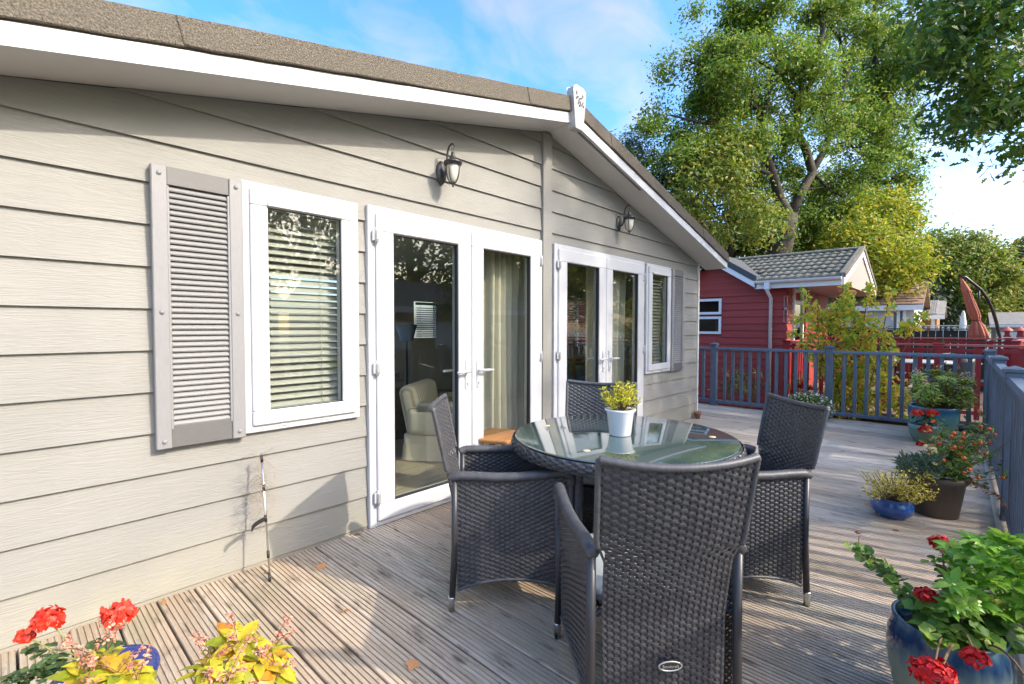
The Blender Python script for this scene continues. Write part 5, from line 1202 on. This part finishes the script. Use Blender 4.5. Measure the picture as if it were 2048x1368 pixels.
m.add(vs_, [(i*seg+k, i*seg+(k+1) % seg, (i+1)*seg+(k+1) % seg, (i+1)*seg+k) for i in range(len(axp)-1) for k in range(seg)], True); m.build('canopy', CLOTH, par)
c = A(1953, 641); MB().tube([c+(rt*math.cos(a)+Vector((fw.x, fw.y, 0)).normalized()*math.sin(a))*.076 for a in [i*math.pi/6 for i in range(13)]], .012, 6, caps=False).build('tie_strap', M('dark strap', (.16, .03, .02), .7), par)

# ------------------------------------------------------------------ houses and fences further off
def house(label, name, x, y0, y1, zg, ze, zr, depth, wall_m, roof_m, over=.3, tiles=0, cat='house'):
    h = thing(name, label, cat, (x, y0, zg)); L = y1-y0; e = ze-zg; r_ = zr-zg
    MB().box(0, depth, 0, L, 0, e).prism([(0, e), (depth, e), (depth/2, r_-.12)], 1, .02, L-.02).build('wall', wall_m, h)
    ro = MB(); ro.prism([(-over, e-.06), (depth/2, r_-.06), (depth+over, e-.06), (depth+over, e+.04), (depth/2, r_+.04), (-over, e+.04)], 1, -over, L+over); ro_ = ro.build('roof', roof_m, h)
    MB().box(-over-.03, -over, -over, L+over, e-.16, e+.02).build('fascia', WHITE, h)
    return h, ro_
BTILE = M('brown roof tile', (.24, .15, .10), .9, var=.35, vscale=9, rnd=.15, bump=.3, bscale=30)
GREYW = M('pale grey render', (.50, .50, .50), .8, var=.08); DGREYW = M('grey cladding panel', (.13, .13, .14), .7)
x = 22.0; y0 = on_x(1828, 640, x).y; zE = on_x(1800, 612, x).z; zR = 1.3+(660-577)*20.5/958
hs_, rf = house('white cottage with brown tiled roof behind the climbing plant', 'cottage', x, y0, y0+7.5, -.7, zE, zR, 5.5, GREYW, BTILE, .25)
sl2 = math.atan2(zR-zE, 2.75+.25); tme = MB().add([(0, 0, .02), (.34, 0, .0), (.34, .31, .0), (0, .31, .02), (0, 0, -.01), (0, .31, -.01)], [(3, 2, 1, 0), (0, 4, 5, 3)]).mesh('roof_tile', BTILE)
for r_ in range(9):
    for c in range(15):
        o = link('roof_tile', tme, rf, (-.25+r_*.335*math.cos(sl2), -.25+c*.325+(.16 if r_ % 2 else 0), (zE+.7)+.045+r_*.335*math.sin(sl2)+random.uniform(0, .012))); o.rotation_euler = (0, -sl2, random.uniform(-.02, .02))
def panel(h, y0_, y1_, z0, z1, mat, name='panel', t=.04):
    return MB().box(-t, -.004, y0_, y1_, z0, z1).build(name, mat, h)
yo = y0
def cy(px): return on_x(px, 640, x).y-yo
panel(hs_, cy(1804), cy(1788), 0, zE+.5, DGREYW); panel(hs_, cy(1735), cy(1706), 0, zE+.5, M('brown blind panel', (.22, .18, .15), .8)); panel(hs_, cy(1686), cy(1668), 0, zE+.5, DGREYW)
for pxx in (1812, 1736, 1687, 1800): panel(hs_, cy(pxx), cy(pxx)+.09, 0, zE+.6, WHITE, 'pilaster', .06)
dr = panel(hs_, cy(1662), cy(1640), 0, zE+.35, WHITE, 'door'); MB().box(-.06, -.05, cy(1659), cy(1647), .9, 2.4).build('pane', DGLASS, dr)
x2 = 27.0; s0 = on_x(1890, 630, x2).y; s1 = on_x(1812, 630, x2).y; zE2 = on_x(1850, 631, x2).z; zR2 = on_x(1850, 604, x2+2).z
SHEDR = M('corrugated grey roof', (.26, .245, .22), .7, var=.2, vscale=5); WOODO = M('orange timber wall', (.36, .17, .06), .7, var=.2, vscale=4, stretch=(1, 6, 1))
h2, rf2 = house('small timber shed with pale ribbed roof beside the cottage', 'shed', x2, s0+.25, s1, -.7, zE2, zR2, 4, WOODO, SHEDR, .25, cat='shed')
for c in range(16):
    y = c*(s1-s0-.1)/16; MB().prism([(-.25, zE2+.7+.04), (2, zR2+.7+.04), (2, zR2+.7+.075), (-.25, zE2+.7+.075)], 1, y, y+.05).build('roof_rib', SHEDR, rf2)
panel(h2, (s1-s0)*.55, (s1-s0)*.85, .4, 2.2, DGREYW, 'window'); panel(h2, .06, .18, 0, zE2+.7, WHITE, 'post'); panel(h2, (s1-s0)*.28, (s1-s0)*.33, 0, zE2+.7, M('timber post', (.25, .14, .07), .7), 'post')
h3, rf3 = house('distant low grey roofed bungalow at the right edge', 'bungalow', 44, on_x(2110, 650, 44).y, on_x(1992, 650, 44).y, -.7, 1.3+(660-655)*32/958, 1.3+(660-632)*34/958, 6, M('beige render', (.36, .34, .28), .8), M('grey slate', (.19, .18, .165), .8, var=.2), .3, cat='bungalow')
panel(h3, 1.6, 2.5, .6, 1.7, WHITE, 'window'); panel(h3, 2.9, 3.5, .6, 1.7, DGREYW, 'window')
DKG = M('dark green fence board', (.022, .034, .026), .7, var=.2, rnd=.1); 
slat_fence('dark green close boarded fence across the plots behind the terrace', [(17.5, on_x(1660, 668, 17.5).y, -.3), (17.5, on_x(1965, 668, 17.5).y, -.3)], 1.55, .148, .142, DKG, rail_z=(.2, .8))
slat_fence('white picket fence beyond the dark green fence', [(20.5, on_x(1812, 668, 20.5).y, -.2), (20.5, on_x(1965, 668, 20.5).y, -.2)], 1.55, .13, .06, WHITE, rail_z=(.2, .8))
wpz = on_x(1925, 680, 21.5); t = thing('parasol', 'folded white parasol far behind the picket fence', 'parasol', (wpz.x, wpz.y, -.5))
MB().tube([(0, 0, 0), (0, 0, 2.33)], .025, 6).build('pole', WHITE, t)
m = MB(); prof = [(.02, 2.35), (.05, 2.25), (.08, 2.0), (.11, 1.6), (.14, 1.3), (.10, 1.28)]; m.lathe(prof, seg=14).build('canopy', M('white parasol cloth', (.66, .66, .62), .8), t)
# houses behind the camera, mirrored in the panes
BRNW = M('brown cladding', (.13, .07, .045), .7, var=.2, vscale=6, stretch=(.2, 1, 6)); GREYR = M('blue grey roof', (.16, .18, .20), .8, var=.2)
h4 = thing('lodge', 'brown lodge across the path, mirrored in the door panes', 'lodge', (9.0, -13.5, -.7))
MB().box(0, 10, -6, 0, 0, 2.7).prism([(-6, 2.7), (0, 2.7), (-3, 3.9)], 0, .1, 9.9).build('wall', BRNW, h4)
MB().prism([(-6.4, 2.6), (-3, 4.0), (.4, 2.6), (.4, 2.75), (-3, 4.15), (-6.4, 2.75)], 0, -.4, 10.4).build('roof', GREYR, h4); MB().box(-.4, 10.4, .4, .44, 2.55, 2.78).build('fascia', WHITE, h4)
for a in (1.2, 3.6, 6.6): MB().box(a, a+1.2, -.0, .05, 1.1, 2.2).build('window', WHITE, h4)
h5 = thing('lodge', 'pale lodge standing nearer the road, mirrored in the window glass', 'lodge', (1.0, -15.5, -.7))
MB().box(0, 6, -5, 0, 0, 2.6).prism([(-5, 2.6), (0, 2.6), (-2.5, 3.6)], 0, .1, 5.9).build('wall', M('blue grey cladding', (.22, .27, .33), .7, var=.1), h5)
MB().prism([(-5.4, 2.5), (-2.5, 3.7), (.4, 2.5), (.4, 2.62), (-2.5, 3.85), (-5.4, 2.62)], 0, -.4, 6.4).build('roof', GREYR, h5)
# ------------------------------------------------------------------ climbing plant on the far railing
VINE = M('autumn creeper leaf', (.3, .3, .04), .5, island=[(.15, .31, .03), (.29, .45, .04), (.48, .56, .05), (.70, .64, .06), (.78, .54, .08), (.78, .38, .08)], transl=.45)
vx = 8.42; v0 = on_x(1690, 840, vx); vine = thing('creeper', 'autumn coloured climbing creeper rising behind the far railing', 'climber', (v0.x, v0.y, -.5)); vo = Vector(vine.location)
P = []; S_ = []; st_ = MB()
def vblob(px, py, rx, ry, n, s=.075, dx=.28):
    for i in range(int(n*1.35)):
        a = random.uniform(0, 2*math.pi); r_ = math.sqrt(random.random()); p = on_x(px+rx*r_*math.cos(a), py+ry*r_*math.sin(a), vx+random.uniform(-dx*.4, dx)); P.append(p-vo); S_.append(1.1*s*random.uniform(.65, 1.25))
for b in ((1690, 640, 38, 40, 330), (1700, 720, 46, 50, 420), (1695, 790, 44, 45, 420), (1755, 790, 40, 45, 220), (1650, 640, 40, 24, 170), (1625, 690, 30, 30, 110), (1760, 700, 34, 40, 150), (1740, 655, 30, 24, 110), (1800, 800, 22, 40, 70), (1650, 720, 24, 40, 110),
          (1695, 605, 16, 26, 70), (1692, 578, 10, 14, 26), (1742, 600, 14, 28, 46), (1738, 575, 8, 10, 16), (1778, 605, 10, 30, 38), (1782, 580, 6, 10, 10), (1822, 650, 22, 12, 40), (1845, 632, 14, 6, 18), (1600, 636, 18, 9, 30), (1612, 600, 8, 20, 22), (1605, 582, 8, 8, 10), (1630, 620, 10, 20, 26), (1635, 660, 20, 10, 36), (1590, 664, 18, 8, 22), (1808, 662, 16, 14, 36)):
    vblob(*b)
link('vine_leaf', leaf_mesh('vine_leaf', P, S_, 'fold', VINE, up_bias=.15), vine)['kind'] = 'stuff'
for px, py in ((1692, 572), (1740, 575), (1780, 578), (1845, 630), (1600, 634), (1608, 580), (1635, 600), (1720, 640), (1660, 640)):
    e = on_x(px, py, vx+.05)-vo; st_.tube(curve((random.uniform(-.1, .2), random.uniform(-.3, .3), 0), e, (0, random.gauss(0, .1), .1), 8), .006, 5)
st_.build('stem', STEM, vine)
# low border plants between the two plots
for i, (px, py, rx, ry, n, cols, lab, nm) in enumerate((
    (1475, 770, 50, 34, 260, [(.05, .08, .02), (.10, .14, .04), (.16, .18, .06)], 'low green border plants behind the left bay of the far railing', 'border_plant'),
    (1600, 780, 30, 22, 120, [(.05, .09, .02), (.11, .15, .04)], 'leafy red flowered geranium clump behind the railing post', 'border_plant'),
    (1890, 775, 50, 40, 220, [(.03, .06, .02), (.07, .10, .04)], 'dark low shrub behind the large teal planter', 'border_plant'))):
    c = on_x(px, py+ry, 8.7); t = thing(nm, lab, 'plant', (c.x, c.y, -.7)); to = Vector(t.location)
    P = [on_x(px+random.gauss(0, rx*.5), py+random.gauss(0, ry*.55), 8.7+random.uniform(-.25, .3))-to for _ in range(n)]
    link('leaf_mass', leaf_mesh('leaf_mass', P, .12, 'blade', M('border leaf %d' % i, cols[0], .6, island=cols, transl=.2), T=RNG.normal(size=(n, 3))*.5+np.array([0, 0, 1.0])), t)['kind'] = 'stuff'
    stm = MB()
    for k in range(10): stm.tube(curve((random.uniform(-.1, .1), random.uniform(-.3, .3), 0), P[k], (0, 0, .05)), .005, 5)
    stm.build('stem', STEM, t)
    if i == 1:
        for fx_, fy2 in ((1598, 774), (1608, 770), (1622, 778), (1590, 783)): flower_head('flower_head', on_x(fx_, fy2, 8.6)-to, .055, PETAL_RED, t, 60, .04)

# ------------------------------------------------------------------ trees
BARKM = M('grey brown bark', (.032, .026, .021), .9, var=.4, vscale=7, vcol=(.08, .066, .054), stretch=(3, 3, .7), bump=.6, bscale=26)
LM = {
 'syc': M('sycamore leaf', (.08, .14, .02), .5, island=[(.055, .13, .012), (.09, .185, .018), (.14, .25, .026), (.21, .30, .035), (.30, .31, .04)], transl=.45),
 'yel': M('yellowing maple leaf', (.2, .22, .02), .5, island=[(.10, .18, .015), (.19, .28, .02), (.31, .37, .025), (.44, .43, .03), (.44, .32, .03)], transl=.45),
 'oak': M('oak leaf', (.05, .10, .012), .5, island=[(.03, .08, .010), (.05, .12, .014), (.085, .165, .02), (.14, .20, .028)], transl=.45),
 'mid': M('hedgerow tree leaf', (.07, .11, .02), .55, island=[(.05, .09, .014), (.09, .14, .02), (.14, .19, .028), (.20, .21, .032), (.27, .23, .04)], transl=.35),
 'olive': M('olive autumn leaf', (.15, .18, .03), .55, island=[(.06, .12, .015), (.11, .18, .02), (.17, .24, .03), (.25, .28, .035), (.31, .26, .04)], transl=.4),
 'dark': M('dark evergreen leaf', (.03, .05, .02), .6, island=[(.012, .025, .010), (.022, .04, .015), (.038, .06, .022)], transl=.2),
 'ever': M('blue green needle', (.04, .07, .03), .6, island=[(.03, .06, .015), (.06, .10, .025), (.10, .15, .04)], transl=.25),
}
def rough_path(p0, p1, n=6, wob=.12):
    p0, p1 = Vector(p0), Vector(p1); L = (p1-p0).length; pts = []
    for i in range(n+1):
        t = i/n; k = wob*L*math.sin(math.pi*t); pts.append(p0.lerp(p1, t)+Vector((random.gauss(0, .35)*k, random.gauss(0, .35)*k, random.gauss(.1, .3)*k)))
    pts[0] = p0; pts[-1] = p1; return pts
def tree(label, name, root, limbs, leaf, mat, n_sub=9, sub_len=2.2, cl_r=.55, cl_n=60, kind='fold', twigs=4, droop=-.05, extra=(), limb_leaf=True, flat=.75, start=.35, cat='tree', sub_bias=None, cores=True):
    """limbs: list of (points, radii) in world space; crown grows from sub-branches of the limbs"""
    t = thing(name, label, cat, root); ro = Vector(root); tr = MB(); C_ = list(extra)
    for pts, rad in limbs:
        tr.tube([Vector(p)-ro for p in pts], rad, 9)
        if not limb_leaf: continue
        L = len(pts)
        for s in range(n_sub):
            f = random.uniform(start, 1.0)*(L-1); i = min(int(f), L-2); p = Vector(pts[i]).lerp(Vector(pts[i+1]), f-i); r0 = rad[i]*.5
            d = Vector((random.gauss(0, 1), random.gauss(0, 1), random.gauss(.25, .6))).normalized()
            if sub_bias is not None: d = (d+sub_bias).normalized()
            ln = sub_len*random.uniform(.5, 1.15)*(1.15-.45*f/(L-1)); e = p+d*ln; sp_ = rough_path(p, e, 5, .2); tr.tube([q-ro for q in sp_], [max(.012, r0*(1-.8*k/5)*.7) for k in range(6)], 6)
            C_.append(e)
            for w in range(twigs):
                q = sp_[random.randint(2, 5)]; d2 = (d*.5+Vector((random.gauss(0, 1), random.gauss(0, 1), random.gauss(droop, .6)))).normalized(); e2 = q+d2*ln*random.uniform(.25, .5)
                tr.tube([x_-ro for x_ in rough_path(q, e2, 3, .15)], [.018, .014, .01, .006], 5); C_.append(e2)
    tr.build('trunk', BARKM, t)
    C_ = np.array([tuple(c) for c in C_]); k = len(C_); n = k*cl_n
    rad_ = np.repeat(cl_r*RNG.uniform(.55, 1.3, size=k), cl_n)
    off = RNG.normal(size=(n, 3))*rad_[:, None]*np.array([.62, .62, .62*flat])
    Pn = np.repeat(C_, cl_n, axis=0)+off-np.array(tuple(ro))
    Nn = unit(off)*.55+RNG.normal(size=(n, 3))*.5+np.array([0, 0, .55])
    me = leaf_mesh('crown', Pn, RNG.uniform(.65, 1.3, size=n)*leaf, kind, mat, Nn=Nn)
    tag(link('crown', me, t), kind='stuff')
    return t
def AD(l): return [at_depth(px, py, d) for px, py, d in l]
D1 = 20.0
def W(px): return px*D1/958   # pixels of width to metres at the big tree
def lim(l, w0, w1): return (AD(l), [(W(w0)*(1-i/(len(l)-1))+W(w1)*i/(len(l)-1))/2 for i in range(len(l))])
limbs1 = [
 lim([(1545, 640, 20), (1552, 560, 20), (1558, 505, 20), (1572, 450, 20), (1578, 428, 20)], 56, 34),
 lim([(1578, 432, 20), (1560, 400, 19.9), (1546, 350, 19.6), (1528, 300, 19.3), (1522, 250, 19.2), (1535, 205, 19), (1545, 150, 19)], 22, 5),
 lim([(1525, 225, 19.2), (1500, 205, 18.8), (1450, 195, 18.4), (1410, 215, 18)], 9, 3),
 lim([(1522, 250, 19.2), (1500, 170, 18.9), (1450, 150, 18.4), (1400, 130, 18.2), (1370, 120, 18)], 9, 3),
 lim([(1580, 430, 20), (1605, 380, 20.2), (1625, 345, 20.4), (1612, 300, 20.4), (1592, 260, 20.2), (1600, 200, 20), (1622, 165, 19.6), (1635, 120, 19.4), (1645, 60, 19.2), (1640, 10, 19), (1650, -60, 19)], 20, 6),
 lim([(1594, 250, 20.2), (1590, 190, 19.9), (1560, 145, 19.4), (1510, 118, 19), (1480, 105, 18.8)], 11, 4),
 lim([(1605, 190, 20), (1590, 120, 19.7), (1560, 90, 19.5), (1530, 60, 19), (1490, 30, 18.6)], 9, 3),
 lim([(1622, 345, 20.4), (1650, 300, 21), (1672, 220, 21), (1700, 130, 21.2), (1712, 70, 21.2), (1705, 10, 21.4), (1720, -70, 21.4)], 15, 6),
 lim([(1690, 150, 21.2), (1680, 80, 20.8), (1660, 50, 20.4), (1640, 10, 20)], 8, 3),
 lim([(1546, 350, 19.6), (1500, 330, 19), (1430, 335, 18.4), (1385, 320, 18), (1350, 300, 17.8)], 8, 3),
 lim([(1528, 300, 19.3), (1460, 250, 18.6), (1400, 245, 18.2), (1340, 230, 17.8)], 8, 3),
 lim([(1625, 345, 20.4), (1660, 380, 20.6), (1700, 400, 20.8)], 8, 3),
]
r1 = at_depth(1545, 700, 20); tree('tall gnarled tree with a pale forked trunk rising behind the red cabin', 'sycamore_tree', (r1.x, r1.y, -.7), limbs1, .135, LM['syc'], n_sub=8, sub_len=2.0, cl_r=.48, cl_n=140, twigs=4, start=.3,
     extra=[at_depth(random.uniform(1460, 1740), random.uniform(330, 500), random.uniform(20.8, 22.8)) for _ in range(90)]+[at_depth(random.uniform(1380, 1730), random.uniform(-20, 330), random.uniform(18.8, 21.5)) for _ in range(52)])
limbs2 = [lim([(1730, 660, 24), (1735, 560, 24), (1740, 470, 24), (1738, 400, 24), (1750, 330, 23.6), (1758, 270, 23.4), (1770, 210, 23.2)], 46, 26),
 lim([(1770, 210, 23.2), (1765, 160, 23), (1800, 110, 22.6), (1830, 60, 22), (1850, 0, 22)], 20, 6),
 lim([(1768, 200, 23.2), (1800, 170, 23.6), (1830, 120, 23.8), (1870, 60, 24)], 14, 5), lim([(1765, 170, 23), (1740, 90, 22.6), (1750, 10, 22.4), (1740, -60, 22.4)], 14, 5),
 lim([(1750, 330, 23.6), (1700, 290, 23), (1680, 230, 22.8)], 8, 3)]
r2 = at_depth(1730, 700, 24); tree('thick trunked tree leaning behind the tall tree, just right of it', 'maple_tree', (r2.x, r2.y, -.7), limbs2, .155, LM['syc'], n_sub=10, sub_len=2.3, cl_r=.58, cl_n=110, twigs=4, start=.25,
     extra=[at_depth(random.uniform(1690, 1830), random.uniform(60, 480), random.uniform(22.5, 26)) for _ in range(110)])
# yellow maple low at the right of the cabin
def blob_tree(label, name, blobs, trunk, leaf, mat, n, per=40, cl=.5, kind='fold', cat='tree', flat=.8):
    base = at_depth(*trunk[0]); root = (base.x, base.y, -.7)
    C_ = []
    wts = [b[3]*b[4] for b in blobs]
    for i in range(n):
        b = random.choices(blobs, wts)[0]; u_ = Vector((random.gauss(0, 1), random.gauss(0, 1), random.gauss(0, 1))).normalized()*random.uniform(.72, 1.0)
        d = b[2]; c = at_depth(b[0], b[1], d); C_.append(c+rt*u_.x*b[3]*d/958+Vector((0, 0, 1))*u_.z*b[4]*d/958+Vector((fw.x, fw.y, 0))*u_.y*b[3]*d/958)
    lb = [(AD(trunk), [max(.05, .02*trunk[0][2]*.5*(1-.7*i/len(trunk))) for i in range(len(trunk))])]
    top_ = at_depth(*trunk[-1])
    for k in range(9):
        lb.append((rough_path(top_, Vector(random.choice(C_)), 5, .15), [.12, .1, .08, .06, .05, .03]))
    return tree(label, name, root, lb, leaf, mat, cl_r=cl, cl_n=per, kind=kind, extra=C_, limb_leaf=False, flat=flat, cat=cat)
blob_tree('bright yellow green maple spreading over the cabin roof ridge', 'yellow_maple_tree', [(1755, 520, 17.5, 70, 55), (1800, 545, 17.5, 48, 34), (1715, 480, 18, 50, 55), (1790, 480, 19, 45, 60), (1680, 540, 18.5, 50, 40), (1760, 430, 20, 60, 50)], [(1740, 680, 18), (1742, 600, 18), (1745, 540, 18)], .15, LM['yel'], 220, 80, .46)
blob_tree('leafy green tree filling in behind the lodge roof and cabin', 'hedge_tree', [(1400, 420, 24, 110, 100), (1480, 470, 23, 90, 70), (1440, 330, 25, 70, 70), (1560, 480, 24, 80, 60), (1640, 490, 23, 70, 60), (1660, 420, 25, 60, 60), (1340, 450, 24, 70, 60), (1430, 300, 18, 60, 45), (1400, 380, 17.5, 70, 70), (1480, 440, 17.8, 60, 50)], [(1440, 690, 21), (1442, 600, 21), (1445, 520, 21)], .165, LM['olive'], 400, 80, .6)
blob_tree('dark feathery conifer showing above the lodge roof slope', 'conifer_tree', [(1285, 330, 19, 42, 46), (1330, 400, 19, 46, 60), (1255, 300, 19.5, 22, 26), (1310, 450, 19, 60, 60)], [(1310, 690, 19), (1305, 560, 19), (1300, 420, 19)], .17, LM['ever'], 170, 54, .42, kind='blade')
# rounded trees on the right
blob_tree('broad rounded tree standing behind the folded parasol', 'round_tree', [(1905, 560, 38, 95, 78), (1960, 590, 38, 60, 60), (1855, 590, 38, 50, 55), (1900, 500, 39, 60, 40)], [(1900, 680, 38), (1900, 640, 38), (1900, 590, 38)], .28, LM['olive'], 360, 80, .8)
blob_tree('dark evergreen tree at the right edge behind the bungalow', 'evergreen_tree', [(2030, 560, 55, 40, 60), (2075, 580, 55, 60, 80), (2000, 620, 56, 30, 30)], [(2040, 680, 55), (2040, 640, 55), (2040, 600, 55)], .5, LM['dark'], 200, 46, 1.0)
blob_tree('hazy green tree far off at the right edge of the skyline', 'skyline_tree', [(2020, 530, 75, 45, 30), (2090, 520, 75, 60, 50), (1960, 610, 70, 50, 40)], [(2040, 690, 75), (2040, 640, 75), (2040, 560, 75)], .7, LM['mid'], 160, 46, 1.3)
blob_tree('shadowed thicket of trees behind the white cottage', 'thicket_tree', [(1690, 560, 34, 90, 60), (1780, 600, 34, 60, 50), (1600, 560, 34, 90, 60), (1850, 630, 36, 50, 30)], [(1700, 690, 34), (1700, 640, 34), (1700, 600, 34)], .4, LM['dark'], 260, 46, .9)
# oak whose boughs hang into the upper right corner and shade the wall
ob = Vector((9.2, -7.2, -.7))
limbsO = [([ob, ob+Vector((-.1, .1, 2.5)), ob+Vector((-.2, .4, 4.6))], [.42, .34, .28]),
 ([ob+Vector((-.2, .4, 4.4)), Vector((8.2, -6.2, 5.4)), Vector((7.6, -6.0, 6.0)), Vector((7.0, -6.2, 6.5))], [.2, .15, .1, .05]),
 ([ob+Vector((-.2, .4, 4.4)), Vector((9.4, -5.2, 5.6)), Vector((9.8, -3.8, 6.8)), Vector((9.9, -2.9, 7.4)), Vector((9.6, -2.2, 7.6))], [.16, .12, .08, .05, .03]),
 ([ob+Vector((-.2, .4, 4.2)), Vector((8.0, -7.2, 6.2)), Vector((6.8, -7.6, 7.8))], [.18, .12, .06]), ([ob+Vector((-.2, .4, 4.2)), Vector((9.4, -6.6, 6.5)), Vector((9.6, -6.0, 8.6))], [.2, .14, .06]),
 ([Vector((9.4, -5.2, 5.6)), Vector((8.4, -4.4, 6.2)), Vector((7.6, -4.0, 6.8))], [.1, .07, .04]), ([Vector((9.2, -7, 4)), Vector((10.8, -7.2, 5.8)), Vector((12, -7.4, 7))], [.16, .12, .06])]
exO = []
for (px0, px1, py0, py1, n) in ((1905, 2060, -40, 130, 34), (1830, 1960, -40, 70, 16), (1935, 2050, 120, 230, 20), (1900, 1985, 200, 275, 12), (1990, 2060, 180, 250, 10), (2030, 2070, 280, 345, 5), (1850, 1940, 60, 150, 10)):
    for _ in range(n): exO.append(at_depth(random.uniform(px0, px1), random.uniform(py0, py1), random.uniform(6.6, 8.2)))
for _ in range(40): exO.append(Vector((random.uniform(7.2, 9.6), random.gauss(-6.4, 1.0), random.uniform(5.0, 8.2))))
tree('spreading oak whose leafy boughs hang into the upper right corner', 'oak_tree', tuple(ob), limbsO, .15, LM['oak'], n_sub=6, sub_len=1.6, cl_r=.42, cl_n=44, kind='oak', twigs=3, start=.3, extra=exO, flat=.6)
# trees on the far side of the camera, mirrored in the glass
def plain_tree(label, name, x, y, h, r_, leaf, mat, n, per=40, cl=.8):
    b = Vector((x, y, -.7)); C_ = []
    for i in range(n):
        u_ = Vector((random.gauss(0, 1), random.gauss(0, 1), random.gauss(0, 1))).normalized()*random.uniform(.6, 1); C_.append(b+Vector((u_.x*r_, u_.y*r_, h*.62+u_.z*h*.36)))
    lb = [([b, b+Vector((.1, 0, h*.3)), b+Vector((0, .1, h*.6))], [.3, .24, .15])]+[(rough_path(b+Vector((0, 0, h*.35)), random.choice(C_), 5, .15), [.12, .1, .08, .06, .04, .03]) for _ in range(8)]
    return tree(label, name, tuple(b), lb, leaf, mat, cl_r=cl, cl_n=per, extra=C_, limb_leaf=False)
plain_tree('tall tree across the path, mirrored in the door glass', 'ash_tree', 15.5, -19.5, 12, 4.2, .3, LM['syc'], 150)
plain_tree('yellowing tree across the path, mirrored in the farther doors', 'ash_tree', 22, -17, 10, 4.0, .3, LM['yel'], 130)
plain_tree('green tree beyond the pale lodge, mirrored in the window glass', 'ash_tree', 5.5, -24, 13, 4.5, .32, LM['mid'], 150)

plain_tree('large dense tree by the path whose shade falls over the far half of the deck', 'beech_tree', 10.4, -15.0, 16.5, 2.8, .28, LM['oak'], 95, 36, .66)
plain_tree('dark full tree behind the pale lodge, mirrored beside the shutter', 'ash_tree', 1.5, -23, 13, 4.5, .32, LM['oak'], 150)
plain_tree('leafy tree behind the brown lodge, mirrored above its roof', 'ash_tree', 11, -22.5, 13, 4.5, .32, LM['syc'], 150)
plain_tree('first of the added trees screening the low sky mirrored in the farther doors', 'sky_screen_tree', 30, -13.5, 9, 4.2, .4, LM['mid'], 90, 40, .9)  # unseen trees added to block the yellow horizon reflected in the farther doors
plain_tree('second of the added trees screening the low sky mirrored in the farther doors', 'sky_screen_tree', 37, -22, 9, 4.2, .4, LM['mid'], 90, 40, .9)
plain_tree('third of the added trees screening the low sky mirrored in the farther doors', 'sky_screen_tree', 27.5, -22, 9, 4.2, .4, LM['mid'], 90, 40, .9)
plain_tree('last added tree screening the low sky, mirrored at the edge of the far window', 'sky_screen_tree', 46, -19, 9, 4.2, .4, LM['mid'], 90, 40, .9)
